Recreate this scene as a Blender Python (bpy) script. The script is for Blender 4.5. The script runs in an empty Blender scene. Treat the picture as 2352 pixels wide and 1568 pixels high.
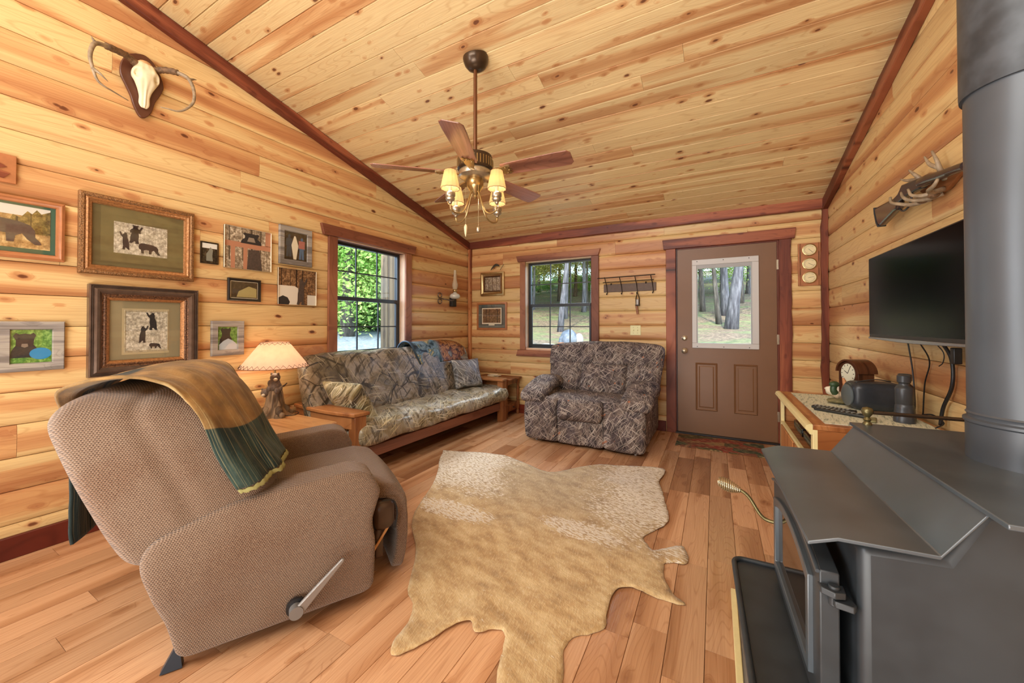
import bpy, bmesh, math, random
from mathutils import Vector, Matrix, noise as mnoise
random.seed(7)
C = bpy.context.scene.collection
sc = bpy.context.scene
PI = math.pi
# ---------------------------------------------------------------- camera
cd = bpy.data.cameras.new('camera'); cam = bpy.data.objects.new('camera', cd); C.objects.link(cam)
cam.location = (3.1894, -4.5561, 1.2012)
yaw, pitch = 0.4965, 0.0112
cam.rotation_euler = (PI/2 + pitch, 0, yaw)
cd.sensor_width = 36; cd.lens = 860.55/2352*36; cd.shift_y = (735.13-784)/2352
cd.clip_start = .02; cd.clip_end = 300
sc.camera = cam
# ---------------------------------------------------------------- view + light
sc.view_settings.view_transform = 'Standard'; sc.view_settings.look = 'None'
sc.view_settings.gamma = 1; sc.view_settings.use_curve_mapping = False
sc.view_settings.exposure = 0.22
w = bpy.data.worlds.new('sky'); sc.world = w; w.use_nodes = True
wn = w.node_tree; bg = wn.nodes['Background']; sky = wn.nodes.new('ShaderNodeTexSky')
sky.sky_type = 'NISHITA'; sky.sun_disc = False; sky.sun_elevation = math.radians(48); sky.sun_rotation = math.radians(160)
wn.links.new(sky.outputs[0], bg.inputs[0]); bg.inputs[1].default_value = 1.0
def lamp(name, kind, loc, energy, col=(1,1,1), size=.5, size_y=None, rot=(0,0,0), rad=.05):
    l = bpy.data.lights.new(name, kind); l.energy = energy; l.color = col
    if kind == 'AREA':
        l.size = size
        if size_y: l.shape = 'RECTANGLE'; l.size_y = size_y
    elif kind == 'SUN': l.angle = math.radians(.6)
    else: l.shadow_soft_size = rad
    o = bpy.data.objects.new(name, l); o.location = loc; o.rotation_euler = rot; C.objects.link(o); return o
lamp('sun_light', 'SUN', (0, -20, 20), 5.0, (1, .93, .8), rot=(math.radians(40), 0, math.radians(14)))
# added fill lights behind the camera, standing for no known lamp or window
lamp('rear_fill_light', 'AREA', (1.9, -6.1, 3.25), 108, (1, 1, .96), 3.2, .9, rot=(math.radians(58), 0, 0))
lamp('side_fill_light', 'AREA', (.15, -6.2, 1.6), 90, (.9, .95, 1), 1.6, 1.4, rot=(PI/2, 0, -PI/2))
lamp('ceiling_wash', 'AREA', (2.3, -5.6, .3), 90, (1, 1, .96), 2.4, 1.2, rot=(math.radians(150), 0, 0))
def aim(o, p):
    o.rotation_euler = (Vector(p)-o.location).to_track_quat('-Z', 'Y').to_euler(); return o
# added lamps out of view above the yard, imitating sky light through the windows
aim(lamp('yard_sky_fill', 'AREA', (-1.5, -1.75, 3.1), 150, (.80, .90, 1), 1.4, 1.2), (1.0, -1.6, .35))
aim(lamp('yard_sky_fill', 'AREA', (1.35, 1.6, 3.2), 130, (.80, .90, 1), 1.4, 1.2), (1.9, -1.0, .5))
# ---------------------------------------------------------------- helpers
def lin(c):
    if isinstance(c, str): c = [int(c[i:i+2], 16) for i in (0, 2, 4)]
    f = lambda v: v/12.92 if v <= .04045 else ((v+.055)/1.055)**2.4
    return tuple(f(v/255) for v in c) + (1,)
class NT:
    def __init__(s, name):
        s.m = bpy.data.materials.new(name); s.m.use_nodes = True; s.t = s.m.node_tree
        s.b = s.t.nodes['Principled BSDF']; s.out = s.t.nodes['Material Output']
        s._o = None; s._oi = None
    def n(s, ty, **kw):
        x = s.t.nodes.new('ShaderNode'+ty)
        for k, v in kw.items(): setattr(x, k, v)
        return x
    def put(s, sock, v):
        if isinstance(v, bpy.types.NodeSocket): s.t.links.new(v, sock)
        elif v is not None: sock.default_value = v
    def obj(s):
        if not s._o: s._o = s.n('TexCoord')
        return s._o.outputs['Object']
    def uv(s):
        if not s._o: s._o = s.n('TexCoord')
        return s._o.outputs['UV']
    def rnd(s):
        if not s._oi: s._oi = s.n('ObjectInfo')
        return s._oi.outputs['Random']
    def ma(s, op, a, b=None, c=None):
        x = s.n('Math', operation=op); s.put(x.inputs[0], a)
        if b is not None: s.put(x.inputs[1], b)
        if c is not None: s.put(x.inputs[2], c)
        return x.outputs[0]
    def vm(s, op, a, b=None, sc=None):
        x = s.n('VectorMath', operation=op); s.put(x.inputs[0], a)
        if b is not None: s.put(x.inputs[1], b)
        if sc is not None: s.put(x.inputs['Scale'], sc)
        return x.outputs[0]
    def map(s, v, sc=(1,1,1), rot=(0,0,0), loc=(0,0,0)):
        if any(rot): y = s.n('Mapping'); s.put(y.inputs[0], v); y.inputs['Rotation'].default_value = rot; v = y.outputs[0]
        x = s.n('Mapping'); s.put(x.inputs[0], v); x.inputs['Scale'].default_value = sc; s.put(x.inputs['Location'], loc); return x.outputs[0]
    def noise(s, v, sc=1, det=2, rough=.5, dist=0, col=False):
        x = s.n('TexNoise'); s.put(x.inputs['Vector'], v); s.put(x.inputs['Scale'], sc)
        x.inputs['Detail'].default_value = det; x.inputs['Roughness'].default_value = rough
        x.inputs['Distortion'].default_value = dist
        return x.outputs[1 if col else 0]
    def vor(s, v, sc=1, feat='F1', out=0, rand=1):
        x = s.n('TexVoronoi', feature=feat); s.put(x.inputs['Vector'], v); s.put(x.inputs['Scale'], sc)
        x.inputs['Randomness'].default_value = rand
        return x.outputs[out]
    def ramp(s, f, st, mode='LINEAR'):
        x = s.n('ValToRGB'); s.put(x.inputs[0], f); r = x.color_ramp; r.interpolation = mode
        while len(r.elements) > 1: r.elements.remove(r.elements[-1])
        for i, (p, c) in enumerate(st):
            e = r.elements[0] if i == 0 else r.elements.new(p)
            e.position = p; e.color = c if isinstance(c, tuple) and len(c) == 4 else (lin(c) if isinstance(c, (str, tuple, list)) else (c, c, c, 1))
        return x.outputs[0]
    def mix(s, f, a, b, mode='MIX'):
        x = s.n('MixRGB', blend_type=mode); s.put(x.inputs[0], f)
        for i, v in ((1, a), (2, b)): s.put(x.inputs[i], lin(v) if isinstance(v, str) else v)
        return x.outputs[0]
    def mr(s, v, a, b, c=0, d=1, smooth=True):
        x = s.n('MapRange', interpolation_type='SMOOTHSTEP' if smooth else 'LINEAR'); s.put(x.inputs[0], v)
        for i, q in enumerate((a, b, c, d)): s.put(x.inputs[i+1], q)
        return x.outputs[0]
    def sep(s, v):
        x = s.n('SeparateXYZ'); s.put(x.inputs[0], v); return x.outputs
    def comb(s, x_, y_, z_):
        x = s.n('CombineXYZ')
        for i, q in enumerate((x_, y_, z_)): s.put(x.inputs[i], q)
        return x.outputs[0]
    def bump(s, h, dist=.002, st=1.0):
        x = s.n('Bump'); x.inputs['Strength'].default_value = st; x.inputs['Distance'].default_value = dist
        s.put(x.inputs['Height'], h); s.put(s.b.inputs['Normal'], x.outputs[0])
    def fin(s, col=None, rough=None, metal=None, spec=None):
        s.put(s.b.inputs['Base Color'], lin(col) if isinstance(col, str) else col)
        s.put(s.b.inputs['Roughness'], rough); s.put(s.b.inputs['Metallic'], metal)
        s.put(s.b.inputs['Specular IOR Level'], spec); return s.m
def plain(name, col, rough=.5, metal=0, spec=.5, var=.0, sc=30, bump=0, emit=0):
    t = NT(name); c = lin(col)
    if var:
        nz = t.noise(t.obj(), sc, 3, .6)
        c = t.mix(t.mr(nz, .3, .7), tuple(v*(1-var) for v in c[:3])+(1,), tuple(min(1, v*(1+var)) for v in c[:3])+(1,))
        if bump: t.bump(nz, bump)
    m = t.fin(c, rough, metal, spec)
    if emit:
        t.put(t.b.inputs['Emission Color'], lin(col)); t.b.inputs['Emission Strength'].default_value = emit
    return m
def wood(name, sap, mid, heart, knot='6e3a22', axis=0, bands=6, along=.35, knots=1.0, rough=.42, sat=0, hw=.5, ring=1, kd=1.0, spec=.35, tone=.12):
    """board timber: long wavering heart/sap bands, growth lines, oval knots; grain runs along local axis"""
    t = NT(name); P = t.obj(); r = t.rnd()
    if axis != 0:
        s_ = t.sep(P); P = t.comb(s_[axis], s_[(axis+1) % 3], s_[(axis+2) % 3])
    off = t.comb(t.ma('MULTIPLY', r, 173.0), t.ma('MULTIPLY', r, 61.0), t.ma('MULTIPLY', r, 29.0))
    P = t.vm('ADD', P, off)
    # knots: cells stretched along the board
    kp = t.map(P, (4.6, 9.5, 0), rot=(0, 0, .12))
    x = t.n('TexVoronoi', feature='F1'); t.put(x.inputs['Vector'], kp); x.inputs['Scale'].default_value = 1.0*kd
    wob = t.noise(t.map(P, (26, 26, 0)), 1, 2)
    d = t.ma('ADD', x.outputs['Distance'], t.ma('MULTIPLY', t.ma('SUBTRACT', wob, .5), .10))
    cr = t.sep(x.outputs['Color'])
    rad = t.mr(cr[0], .50, 1.0, .045, .15, False)
    km = t.mr(t.ma('SUBTRACT', d, rad), -.035, .02, 1, 0); km = t.ma('MULTIPLY', km, knots)
    halo = t.mr(t.ma('SUBTRACT', d, rad), 0, .22, 1, 0)
    # bands
    flow = t.ma('MULTIPLY', halo, .35)
    w0 = t.noise(t.map(P, (along, bands, 1)), 1, 2, .45, .3)
    w0 = t.ma('ADD', w0, t.ma('MULTIPLY', flow, .35))
    c = t.ramp(w0, [(hw-.14, sap), (hw-.02, sap), (hw+.03, mid), (hw+.14, heart), (1, heart)])
    # growth lines
    g = t.noise(t.map(P, (.5, 5, 1)), 1, 2, .5, .2)
    g = t.ma('ADD', t.ma('MULTIPLY', g, 26*ring), t.ma('MULTIPLY', halo, 1.6))
    g = t.ma('ABSOLUTE', t.ma('SUBTRACT', t.ma('FRACT', g), .5))
    gl = t.mr(g, 0, .16, 1, 0)
    c = t.mix(t.ma('MULTIPLY', gl, .22), c, t.mix(1, c, lin(heart), 'MULTIPLY'))
    fine = t.noise(t.map(P, (4, 140, 4)), 1, 3, .6)
    c = t.mix(t.mr(fine, .3, .75, 0, .22), c, t.mix(1, c, lin(heart), 'MULTIPLY'))
    # board to board tone
    tv = t.mr(t.ma('FRACT', t.ma('MULTIPLY', r, 7.13)), 0, 1, 1-tone, 1+tone*.6, False)
    c = t.vm('SCALE', c, sc=tv)
    kc = t.mix(t.mr(d, .0, .13), '4a2414' if knot == '6e3a22' else knot, knot)
    c = t.mix(t.ma('MULTIPLY', t.ma('MULTIPLY', t.mr(t.ma('SUBTRACT', d, rad), .0, .10, 1, 0), t.mr(cr[0], .52, .55)), .6*knots), c, heart)
    c = t.mix(t.ma('MULTIPLY', km, t.mr(cr[0], .52, .53, 0, .92)), c, kc)
    t.bump(t.ma('ADD', fine, t.ma('MULTIPLY', km, -.6)), .0006)
    return t.fin(c, rough, 0, spec)
class MB:
    """collects shapes, links them as one mesh object"""
    def __init__(s): s.v = []; s.f = []; s.fm = []; s.uv = {}; s.mi = 0
    def add(s, vs, fs, M=None):
        o = len(s.v)
        s.v += [tuple(M @ Vector(v)) if M else tuple(v) for v in vs]
        for f in fs: s.f.append([o+i for i in f]); s.fm.append(s.mi)
        return s
    def box(s, lo, hi, M=None):
        x0, y0, z0 = lo; x1, y1, z1 = hi
        v = [(x0,y0,z0),(x1,y0,z0),(x1,y1,z0),(x0,y1,z0),(x0,y0,z1),(x1,y0,z1),(x1,y1,z1),(x0,y1,z1)]
        return s.add(v, [(0,3,2,1),(4,5,6,7),(0,1,5,4),(1,2,6,5),(2,3,7,6),(3,0,4,7)], M)
    def prism(s, poly, d0, d1, plane='xy', M=None):
        n = len(poly)
        a = sum(poly[i][0]*poly[(i+1) % n][1]-poly[(i+1) % n][0]*poly[i][1] for i in range(n))
        if a < 0: poly = poly[::-1]
        mk = {'xy': lambda p, d: (p[0], p[1], d), 'yz': lambda p, d: (d, p[0], p[1]), 'zx': lambda p, d: (p[1], d, p[0]),
              'xz': lambda p, d: (p[0], -d, p[1])}[plane]
        v = [mk(p, d0) for p in poly]+[mk(p, d1) for p in poly]
        return s.add(v, [tuple(range(n))[::-1], tuple(range(n, 2*n))]+[(i, (i+1) % n, n+(i+1) % n, n+i) for i in range(n)], M)
    def tube(s, pts, r, seg=10, cap=True, M=None, flat=1.0):
        pts = [Vector(p) for p in pts]; rs = r if isinstance(r, (list, tuple)) else [r]*len(pts)
        rings = []; t0 = (pts[1]-pts[0]).normalized()
        up = Vector((0,0,1)) if abs(t0.z) < .9 else Vector((1,0,0))
        nrm = (up - t0*up.dot(t0)).normalized()
        for i, p in enumerate(pts):
            t = (pts[min(i+1, len(pts)-1)]-pts[max(i-1, 0)]).normalized()
            nrm = (nrm - t*nrm.dot(t)).normalized(); b = t.cross(nrm)
            rings.append([p+(nrm*math.cos(2*PI*k/seg)*flat+b*math.sin(2*PI*k/seg))*rs[i] for k in range(seg)])
        v = [q for g in rings for q in g]
        f = [(i*seg+k, i*seg+(k+1) % seg, (i+1)*seg+(k+1) % seg, (i+1)*seg+k) for i in range(len(pts)-1) for k in range(seg)]
        if cap: f += [tuple(range(seg))[::-1], tuple(range((len(pts)-1)*seg, len(pts)*seg))]
        return s.add(v, f, M)
    def lathe(s, prof, seg=24, M=None, cap=True, fr=None):
        v = []; n = len(prof)
        for k in range(seg):
            a = 2*PI*k/seg
            for r, z in prof:
                q = fr(a, r, z) if fr else r
                v.append((q*math.cos(a), q*math.sin(a), z))
        f = [(k*n+i, ((k+1) % seg)*n+i, ((k+1) % seg)*n+i+1, k*n+i+1) for k in range(seg) for i in range(n-1)]
        if cap: f += [tuple(k*n for k in range(seg))[::-1], tuple(k*n+n-1 for k in range(seg))]
        return s.add(v, f, M)
    def cyl(s, a, b, r, seg=16, M=None): return s.tube([a, b], r, seg, True, M)
    def ell(s, c, r, M=None, seg=16, rings=10, fn=None):
        v = [(0, 0, -1)]
        for i in range(1, rings):
            t = PI*i/rings
            v += [(math.sin(t)*math.cos(2*PI*k/seg), math.sin(t)*math.sin(2*PI*k/seg), -math.cos(t)) for k in range(seg)]
        v.append((0, 0, 1))
        v = [(c[0]+x*r[0], c[1]+y*r[1], c[2]+z*r[2]) for x, y, z in v]
        if fn: v = [fn(q) for q in v]
        f = [(0, 1+(k+1) % seg, 1+k) for k in range(seg)]
        for i in range(rings-2):
            a = 1+i*seg; f += [(a+k, a+(k+1) % seg, a+seg+(k+1) % seg, a+seg+k) for k in range(seg)]
        a = 1+(rings-2)*seg; f += [(a+k, a+(k+1) % seg, len(v)-1) for k in range(seg)]
        return s.add(v, f, M)
    def soft(s, lo, hi, r=.04, n=(10, 10, 10), bulge=(0, 0, 0), fn=None, M=None):
        """rounded, puffed box; fn deforms each point"""
        c = Vector([(a+b)/2 for a, b in zip(lo, hi)]); h = Vector([(b-a)/2 for a, b in zip(lo, hi)])
        key = {}; vs = []; fs = []
        def vert(p):
            k = tuple(round(q, 5) for q in p)
            if k not in key: key[k] = len(vs); vs.append(Vector(p))
            return key[k]
        for ax in range(3):
            u, v = (ax+1) % 3, (ax+2) % 3
            for sg in (-1, 1):
                for i in range(n[u]):
                    for j in range(n[v]):
                        q = []
                        for di, dj in ((0,0),(1,0),(1,1),(0,1)):
                            p = [0, 0, 0]; p[ax] = sg; p[u] = -1+2*(i+di)/n[u]; p[v] = -1+2*(j+dj)/n[v]; q.append(vert(p))
                        fs.append(q if sg > 0 else q[::-1])
        out = []
        for p in vs:
            # concentrate samples near edges
            e = Vector([math.sin(q*PI/2) for q in p])*.5 + p*.5
            x = Vector([e[i]*h[i] for i in range(3)])
            rr = [min(r, h[i]*.999) for i in range(3)]
            inn = Vector([max(-(h[i]-rr[i]), min(h[i]-rr[i], x[i])) for i in range(3)])
            dl = Vector([(x[i]-inn[i])/rr[i] for i in range(3)])
            if dl.length > 1e-6:
                m = max(abs(q) for q in dl); dl = dl.normalized()*m
            y = inn+Vector([dl[i]*rr[i] for i in range(3)])
            for i in range(3):
                if bulge[i]:
                    a, b = (i+1) % 3, (i+2) % 3
                    y[i] += bulge[i]*(y[i]/h[i])*(1-(x[a]/h[a])**2)*(1-(x[b]/h[b])**2)
            y = y+c
            if fn: y = Vector(fn(y))
            out.append(y)
        return s.add(out, fs, M)
    def grid(s, nu, nv, fn, thick=0, M=None, uv=True):
        o = len(s.v); vs = [Vector(fn(i/nu, j/nv)) for i in range(nu+1) for j in range(nv+1)]
        fs = [(i*(nv+1)+j, (i+1)*(nv+1)+j, (i+1)*(nv+1)+j+1, i*(nv+1)+j+1) for i in range(nu) for j in range(nv)]
        if uv:
            for i in range(nu+1):
                for j in range(nv+1): s.uv[o+i*(nv+1)+j] = (i/nu, j/nv)
        return s.add(vs, fs, M)
    def build(s, name, mats, parent=None, smooth=None, bevel=0, seg=2, sub=0, solid=0, local=None):
        me = bpy.data.meshes.new(name); me.from_pydata(s.v, [], s.f)
        mats = mats if isinstance(mats, (list, tuple)) else [mats]
        for m in mats: me.materials.append(m)
        if len(mats) > 1:
            for p, i in zip(me.polygons, s.fm): p.material_index = i
        if s.uv:
            l = me.uv_layers.new(name='UVMap')
            for lp in me.loops: l.data[lp.index].uv = s.uv.get(lp.vertex_index, (0, 0))
        me.validate(); me.update()
        if smooth is not None:
            me.polygons.foreach_set('use_smooth', [True]*len(me.polygons))
            if smooth < 180: me.set_sharp_from_angle(angle=math.radians(smooth))
        o = bpy.data.objects.new(name, me); C.objects.link(o)
        if parent: o.parent = parent
        if local is not None: o.matrix_local = local
        if solid: q = o.modifiers.new('solid', 'SOLIDIFY'); q.thickness = solid; q.offset = 0
        if bevel:
            q = o.modifiers.new('bevel', 'BEVEL'); q.width = bevel; q.segments = seg; q.limit_method = 'ANGLE'; q.harden_normals = False
            if smooth is None:
                me.polygons.foreach_set('use_smooth', [True]*len(me.polygons)); me.set_sharp_from_angle(angle=math.radians(50))
        if sub: q = o.modifiers.new('sub', 'SUBSURF'); q.levels = sub; q.render_levels = sub
        return o
def tag(o, label=None, cat=None, group=None, kind=None):
    if label: o['label'] = label
    if cat: o['category'] = cat
    if group: o['group'] = group
    if kind: o['kind'] = kind
    return o
def empty(name, loc=(0,0,0), rz=0, label=None, cat=None, group=None, kind=None, M=None):
    o = bpy.data.objects.new(name, None); C.objects.link(o); o.empty_display_size = .1
    if M is not None: o.matrix_world = M
    else: o.location = loc; o.rotation_euler = (0, 0, rz)
    return tag(o, label, cat, group, kind)
def lerp(a, b, t): return a+(b-a)*t
def curve(tab, x):
    """piecewise smooth table lookup"""
    if x <= tab[0][0]: return tab[0][1]
    for i in range(len(tab)-1):
        (a, b), (c, d) = tab[i], tab[i+1]
        if x <= c:
            h = c-a; s = (d-b)/h
            s0 = (b-tab[i-1][1])/(a-tab[i-1][0]) if i else s; s1 = (tab[i+2][1]-d)/(tab[i+2][0]-c) if i+2 < len(tab) else s
            m0 = 0 if s0*s <= 0 else 2*s0*s/(s0+s); m1 = 0 if s1*s <= 0 else 2*s1*s/(s1+s); t = (x-a)/h
            return (2*t**3-3*t*t+1)*b+(t**3-2*t*t+t)*h*m0+(3*t*t-2*t**3)*d+(t**3-t*t)*h*m1
    return tab[-1][1]
def arc(pts, n=8):
    """Catmull-Rom through pts"""
    P = [Vector(p) for p in pts]; P = [P[0]*2-P[1]]+P+[P[-1]*2-P[-2]]; out = []
    for i in range(1, len(P)-2):
        a, b, c, d = P[i-1:i+3]
        for k in range(n):
            t = k/n; out.append(.5*((2*b)+(c-a)*t+(2*a-5*b+4*c-d)*t*t+(3*b-a-3*c+d)*t**3))
    out.append(P[-2]); return out
def fbm(x, y, z=0): return mnoise.fractal(Vector((x, y, z)), 1.0, 2.0, 3)
# ---------------------------------------------------------------- materials
pine = wood('pine_wall', 'e4c48a', 'd8a770', 'bd8456', kd=1.2, bands=6, hw=.525, along=.25, rough=.36)
pine_c = wood('pine_ceiling', 'e9cf9a', 'dcb27e', 'bf8a5a', bands=8, along=.35, hw=.53, knot='6a3f2a', kd=1.2, rough=.38)
pine_light = plain('pine_jamb', 'd9b594', .5, var=.06, sc=12)
cedar = wood('cedar_trim', 'a55f40', '8e4c34', '6c3423', knot='3a1712', bands=9, along=.8, hw=.42, kd=1.3)
cedar_dull = wood('cedar_window_trim', 'a87050', '965f46', '7c4a36', knot='3f231a', bands=10, along=.8, hw=.45, kd=1.2)
cedar_lt = wood('cedar_corner', 'c98a58', 'b06c40', '7c3f28', knot='3a1712', bands=14, along=.8, hw=.5, kd=1.3)
base_red = wood('cedar_baseboard', '8a3a26', '77301f', '5c2218', knot='2c100c', bands=8, hw=.4, knots=.4)
hick = wood('hickory_floor', 'cda078', 'bd8d65', 'a37450', bands=5, along=.4, hw=.5, knots=.25, rough=.25, tone=.22, ring=1.6, spec=.5)
oakm = wood('honey_oak', 'd8a56e', 'c9925a', 'ab7645', bands=12, along=.6, knots=0, rough=.3, spec=.5)
oak_red = wood('oak_stand', 'c28550', 'b07040', '90552c', bands=14, along=.7, knots=0, rough=.35)
oak_end = wood('oak_dark', '9c6238', '87522e', '6b3d22', bands=12, along=.6, knots=0, rough=.4)
futw = wood('futon_wood', 'b47c4c', 'a56c40', '8b5632', bands=9, along=.6, knots=.1, rough=.35)
futr = wood('futon_rail', '9c6a54', '8c5c48', '7a4d3c', bands=6, along=.6, knots=0, rough=.4)
moss = plain('moulding_cream', 'e6d49a', .35, var=.03)
exterior = plain('cabin_shell', '7d6048', .8)
dark_ext = plain('joint_shadow_board', '6a4328', .8)
iron = plain('stove_iron', '2e3235', .42, .0, .5, var=.22, sc=6, bump=.0006)
iron_l = plain('stove_plate', '42494e', .32, .0, 1.0, var=.20, sc=4, bump=.0006)
pipe_m = plain('pipe_black_steel', '45494e', .38, .1, .6, var=.08, sc=4)
pipe_u = plain('pipe_upper_steel', '3b3e42', .42, .1, .5, var=.35, sc=14)
blackm = plain('black_plastic', '1b1b1d', .4)
blackg = plain('black_gloss', '08080a', .12, 0, .5)
screen = plain('tv_screen', '020203', .15, 0, .04)
brass = plain('antique_brass', 'b39a6c', .28, .9, .5, var=.1)
pewter = plain('pewter_metal', 'b7ab95', .3, .85, .5, var=.1, sc=60)
olivebrass = plain('aged_brass_olive', '6c6240', .35, .7)
bronze = plain('bronze_dark', '4a3a2c', .3, .6, .5)
rodm = plain('fan_rod_brown', '6b4226', .35, .5)
steel = plain('spring_steel', 'cbbf9f', .25, .9)
blade_m = wood('fan_blade_walnut', 'ab7560', '93604a', '6c4030', bands=8, along=1, knots=0, rough=.25, spec=1.0)
vinyl = plain('brown_vinyl', '4a382e', .3, 0, .5, var=.1, sc=20, bump=.001)
door_p = plain('door_paint', '7a573c', .38, 0, .4, var=.03, sc=3)
white = plain('white_plastic', 'c6c4c2', .4)
winblk = plain('window_frame_black', '2f3338', .35, .2)
cream = plain('cream_paper', 'e9dfc4', .7)
bone = plain('skull_bone', 'efe2bd', .5, var=.05, sc=20, bump=.001)
antler = plain('antler_horn', '96836a', .5, var=.3, sc=28, bump=.002)
antl_d = plain('antler_base', '6e5238', .7, var=.4, sc=60, bump=.004)
plaque = plain('plaque_walnut', '5d3626', .35, var=.12, sc=8)
grey_fr = wood('grey_barnwood', 'aaa296', '98908a', '7f776f', knot='5b544e', bands=30, along=2, knots=.2, rough=.7)
gold_fr = plain('gilt_frame', 'a9774a', .35, .5, .5, var=.25, sc=90, bump=.003)
gold_o = plain('gilt_frame_outer', '8d6640', .4, .5, .5, var=.45, sc=140, bump=.004)
silv_fr = plain('dark_silver_frame', '6e5c50', .28, .6, .5, var=.15, sc=20)
brz_fr = plain('bronze_frame', '6d4630', .35, .5, .5, var=.2, sc=40)
brz_or = plain('bronze_ornate', '6b4a33', .4, .5, .5, var=.6, sc=120, bump=.004)
blk_fr = plain('black_frame', '231d18', .3)
oakfr = plain('oak_frame', 'ad6f45', .4, var=.1, sc=20)
tissuem = plain('tissue', 'f2eef0', .8)
tin = plain('glass_oil', 'cfd0c6', .12, .1)
t = NT('window_glass')
g_ = t.n('BsdfGlass'); g_.inputs['IOR'].default_value = 1.0; g_.inputs['Roughness'].default_value = 0
gl_ = t.n('BsdfGlossy'); gl_.inputs['Roughness'].default_value = .02
tr_ = t.n('BsdfTransparent'); mx_ = t.n('MixShader'); mx_.inputs[0].default_value = .012
t.t.links.new(tr_.outputs[0], mx_.inputs[1]); t.t.links.new(gl_.outputs[0], mx_.inputs[2]); t.t.links.new(mx_.outputs[0], t.out.inputs[0])
glass = t.m
t = NT('picture_glass'); tr_ = t.n('BsdfTransparent'); gl_ = t.n('BsdfGlossy'); gl_.inputs['Roughness'].default_value = .03
mx_ = t.n('MixShader'); mx_.inputs[0].default_value = .07
t.t.links.new(tr_.outputs[0], mx_.inputs[1]); t.t.links.new(gl_.outputs[0], mx_.inputs[2]); t.t.links.new(mx_.outputs[0], t.out.inputs[0]); pglass = t.m
# recliner knit
t = NT('knit_upholstery'); P = t.obj(); s_ = t.sep(P)
ga = t.ma('ADD', s_[0], t.ma('MULTIPLY', s_[1], .62)); gb = t.ma('ADD', s_[2], t.ma('MULTIPLY', s_[1], .35))
wa = t.ma('SINE', t.ma('MULTIPLY', ga, 900)); wb = t.ma('SINE', t.ma('MULTIPLY', gb, 980))
row = t.ma('FLOOR', t.ma('MULTIPLY', gb, 156)); wa = t.ma('SINE', t.ma('ADD', t.ma('MULTIPLY', ga, 820), t.ma('MULTIPLY', row, 3.14159)))
h = t.ma('ADD', t.ma('MULTIPLY', wa, .5), t.ma('MULTIPLY', wb, .5))
big = t.noise(P, 3.2, 2); fz = t.noise(P, 260, 2)
c = t.mix(t.mr(h, -.55, .35), '46342a', '846b57')
c = t.mix(t.mr(big, .40, .66, 0, .55), c, t.mix(1, c, 'd9b79a', 'MULTIPLY'))
c = t.mix(t.mr(fz, .3, .8, 0, .25), c, 'b09a80')
t.bump(h, .0022, .7); t.put(t.b.inputs['Sheen Weight'], .25); knit = t.fin(c, .95, 0, .1)
# camouflage cloths
def camo(name, base, light, dark, stroke, sc=1.0, nst=4, branch=0, tilt=0, dens=.62, rough=.85, leaf=None, sheen=0, seed=0):
    t = NT(name); P = t.vm('ADD', t.obj(), (seed, seed*.7, seed*1.3)); s_ = t.sep(P)
    # cloth plane coordinates that work on every side of the cushions
    a = t.ma('ADD', s_[0], t.ma('MULTIPLY', s_[1], 1.0)); b = t.ma('ADD', s_[2], t.ma('MULTIPLY', s_[1], .45))
    b = t.ma('ADD', b, t.ma('MULTIPLY', s_[0], -.35)); Q = t.comb(a, b, 0)
    wv = t.noise(t.map(Q, (3, 3, 1)), 1, 2, col=True); Q = t.vm('ADD', Q, t.vm('SCALE', wv, sc=.10))
    n1 = t.noise(Q, 5*sc, 4, .6); c = t.ramp(n1, [(.32, base[0]), (.46, base[1]), (.56, base[2]), (.7, base[3])])
    for k in range(2):
        q = t.map(Q, (34*sc, 5*sc, 1), rot=(0, 0, .5-1.1*k), loc=(k*7, 3, 0)); n = t.noise(q, 1, 3, .6)
        c = t.mix(t.mr(n, .54, .62, 0, .75), c, dark)
    if branch:
        for k, (q_, w_) in enumerate(((1.7, .022), (3.4, .020))):
            x = t.n('TexVoronoi', feature='DISTANCE_TO_EDGE'); t.put(x.inputs['Vector'], t.map(Q, (1, .75, 1), rot=(0, 0, .7+k), loc=(k*3, 1, 0))); x.inputs['Scale'].default_value = q_*branch
            gate = t.mr(t.noise(Q, 2.5+k, 1), .43, .50)
            c = t.mix(t.ma('MULTIPLY', t.mr(x.outputs['Distance'], w_*.5, w_, .9, 0), gate), c, '3a342a' if k == 0 else '2e2a26')
    for k in range(nst):
        an = tilt+(-.9, .35, 1.2, -.35, .8, -1.4)[k]
        q = t.map(Q, (85*sc, 3.6*sc, 1), rot=(0, 0, an), loc=(k*13, k*5, 0)); n = t.noise(q, 1, 1, .5)
        c = t.mix(t.mr(n, dens, dens+.035, 0, .85), c, light if k % 2 else stroke)
    if leaf:
        x = t.n('TexVoronoi', feature='F1'); t.put(x.inputs['Vector'], Q); x.inputs['Scale'].default_value = 9*sc
        lm = t.ma('MULTIPLY', t.mr(t.ma('ADD', x.outputs['Distance'], t.ma('MULTIPLY', t.noise(Q, 60, 1), .25)), .26, .30, 1, 0), t.mr(t.sep(x.outputs['Color'])[0], .78, .8))
        c = t.mix(t.ma('MULTIPLY', lm, .8), c, leaf)
    t.put(t.b.inputs['Sheen Weight'], sheen)
    if rough < .6:
        t.put(t.b.inputs['Coat Weight'], .35); t.put(t.b.inputs['Coat Roughness'], .28); t.bump(t.noise(t.map(P, (9, 5, 9)), 1, 4, .6, 1.2), .02)
    else: t.bump(t.noise(P, 60, 3), .002)
    return t.fin(c, rough, 0, .3)
camo_l = camo('camo_loveseat', ['3c3433', '54494a', '6e6058', '463e40'], 'a3978c', '2a2424', 'b8aca0', sc=1.55, nst=5, dens=.635, leaf='a86a4a')
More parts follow.
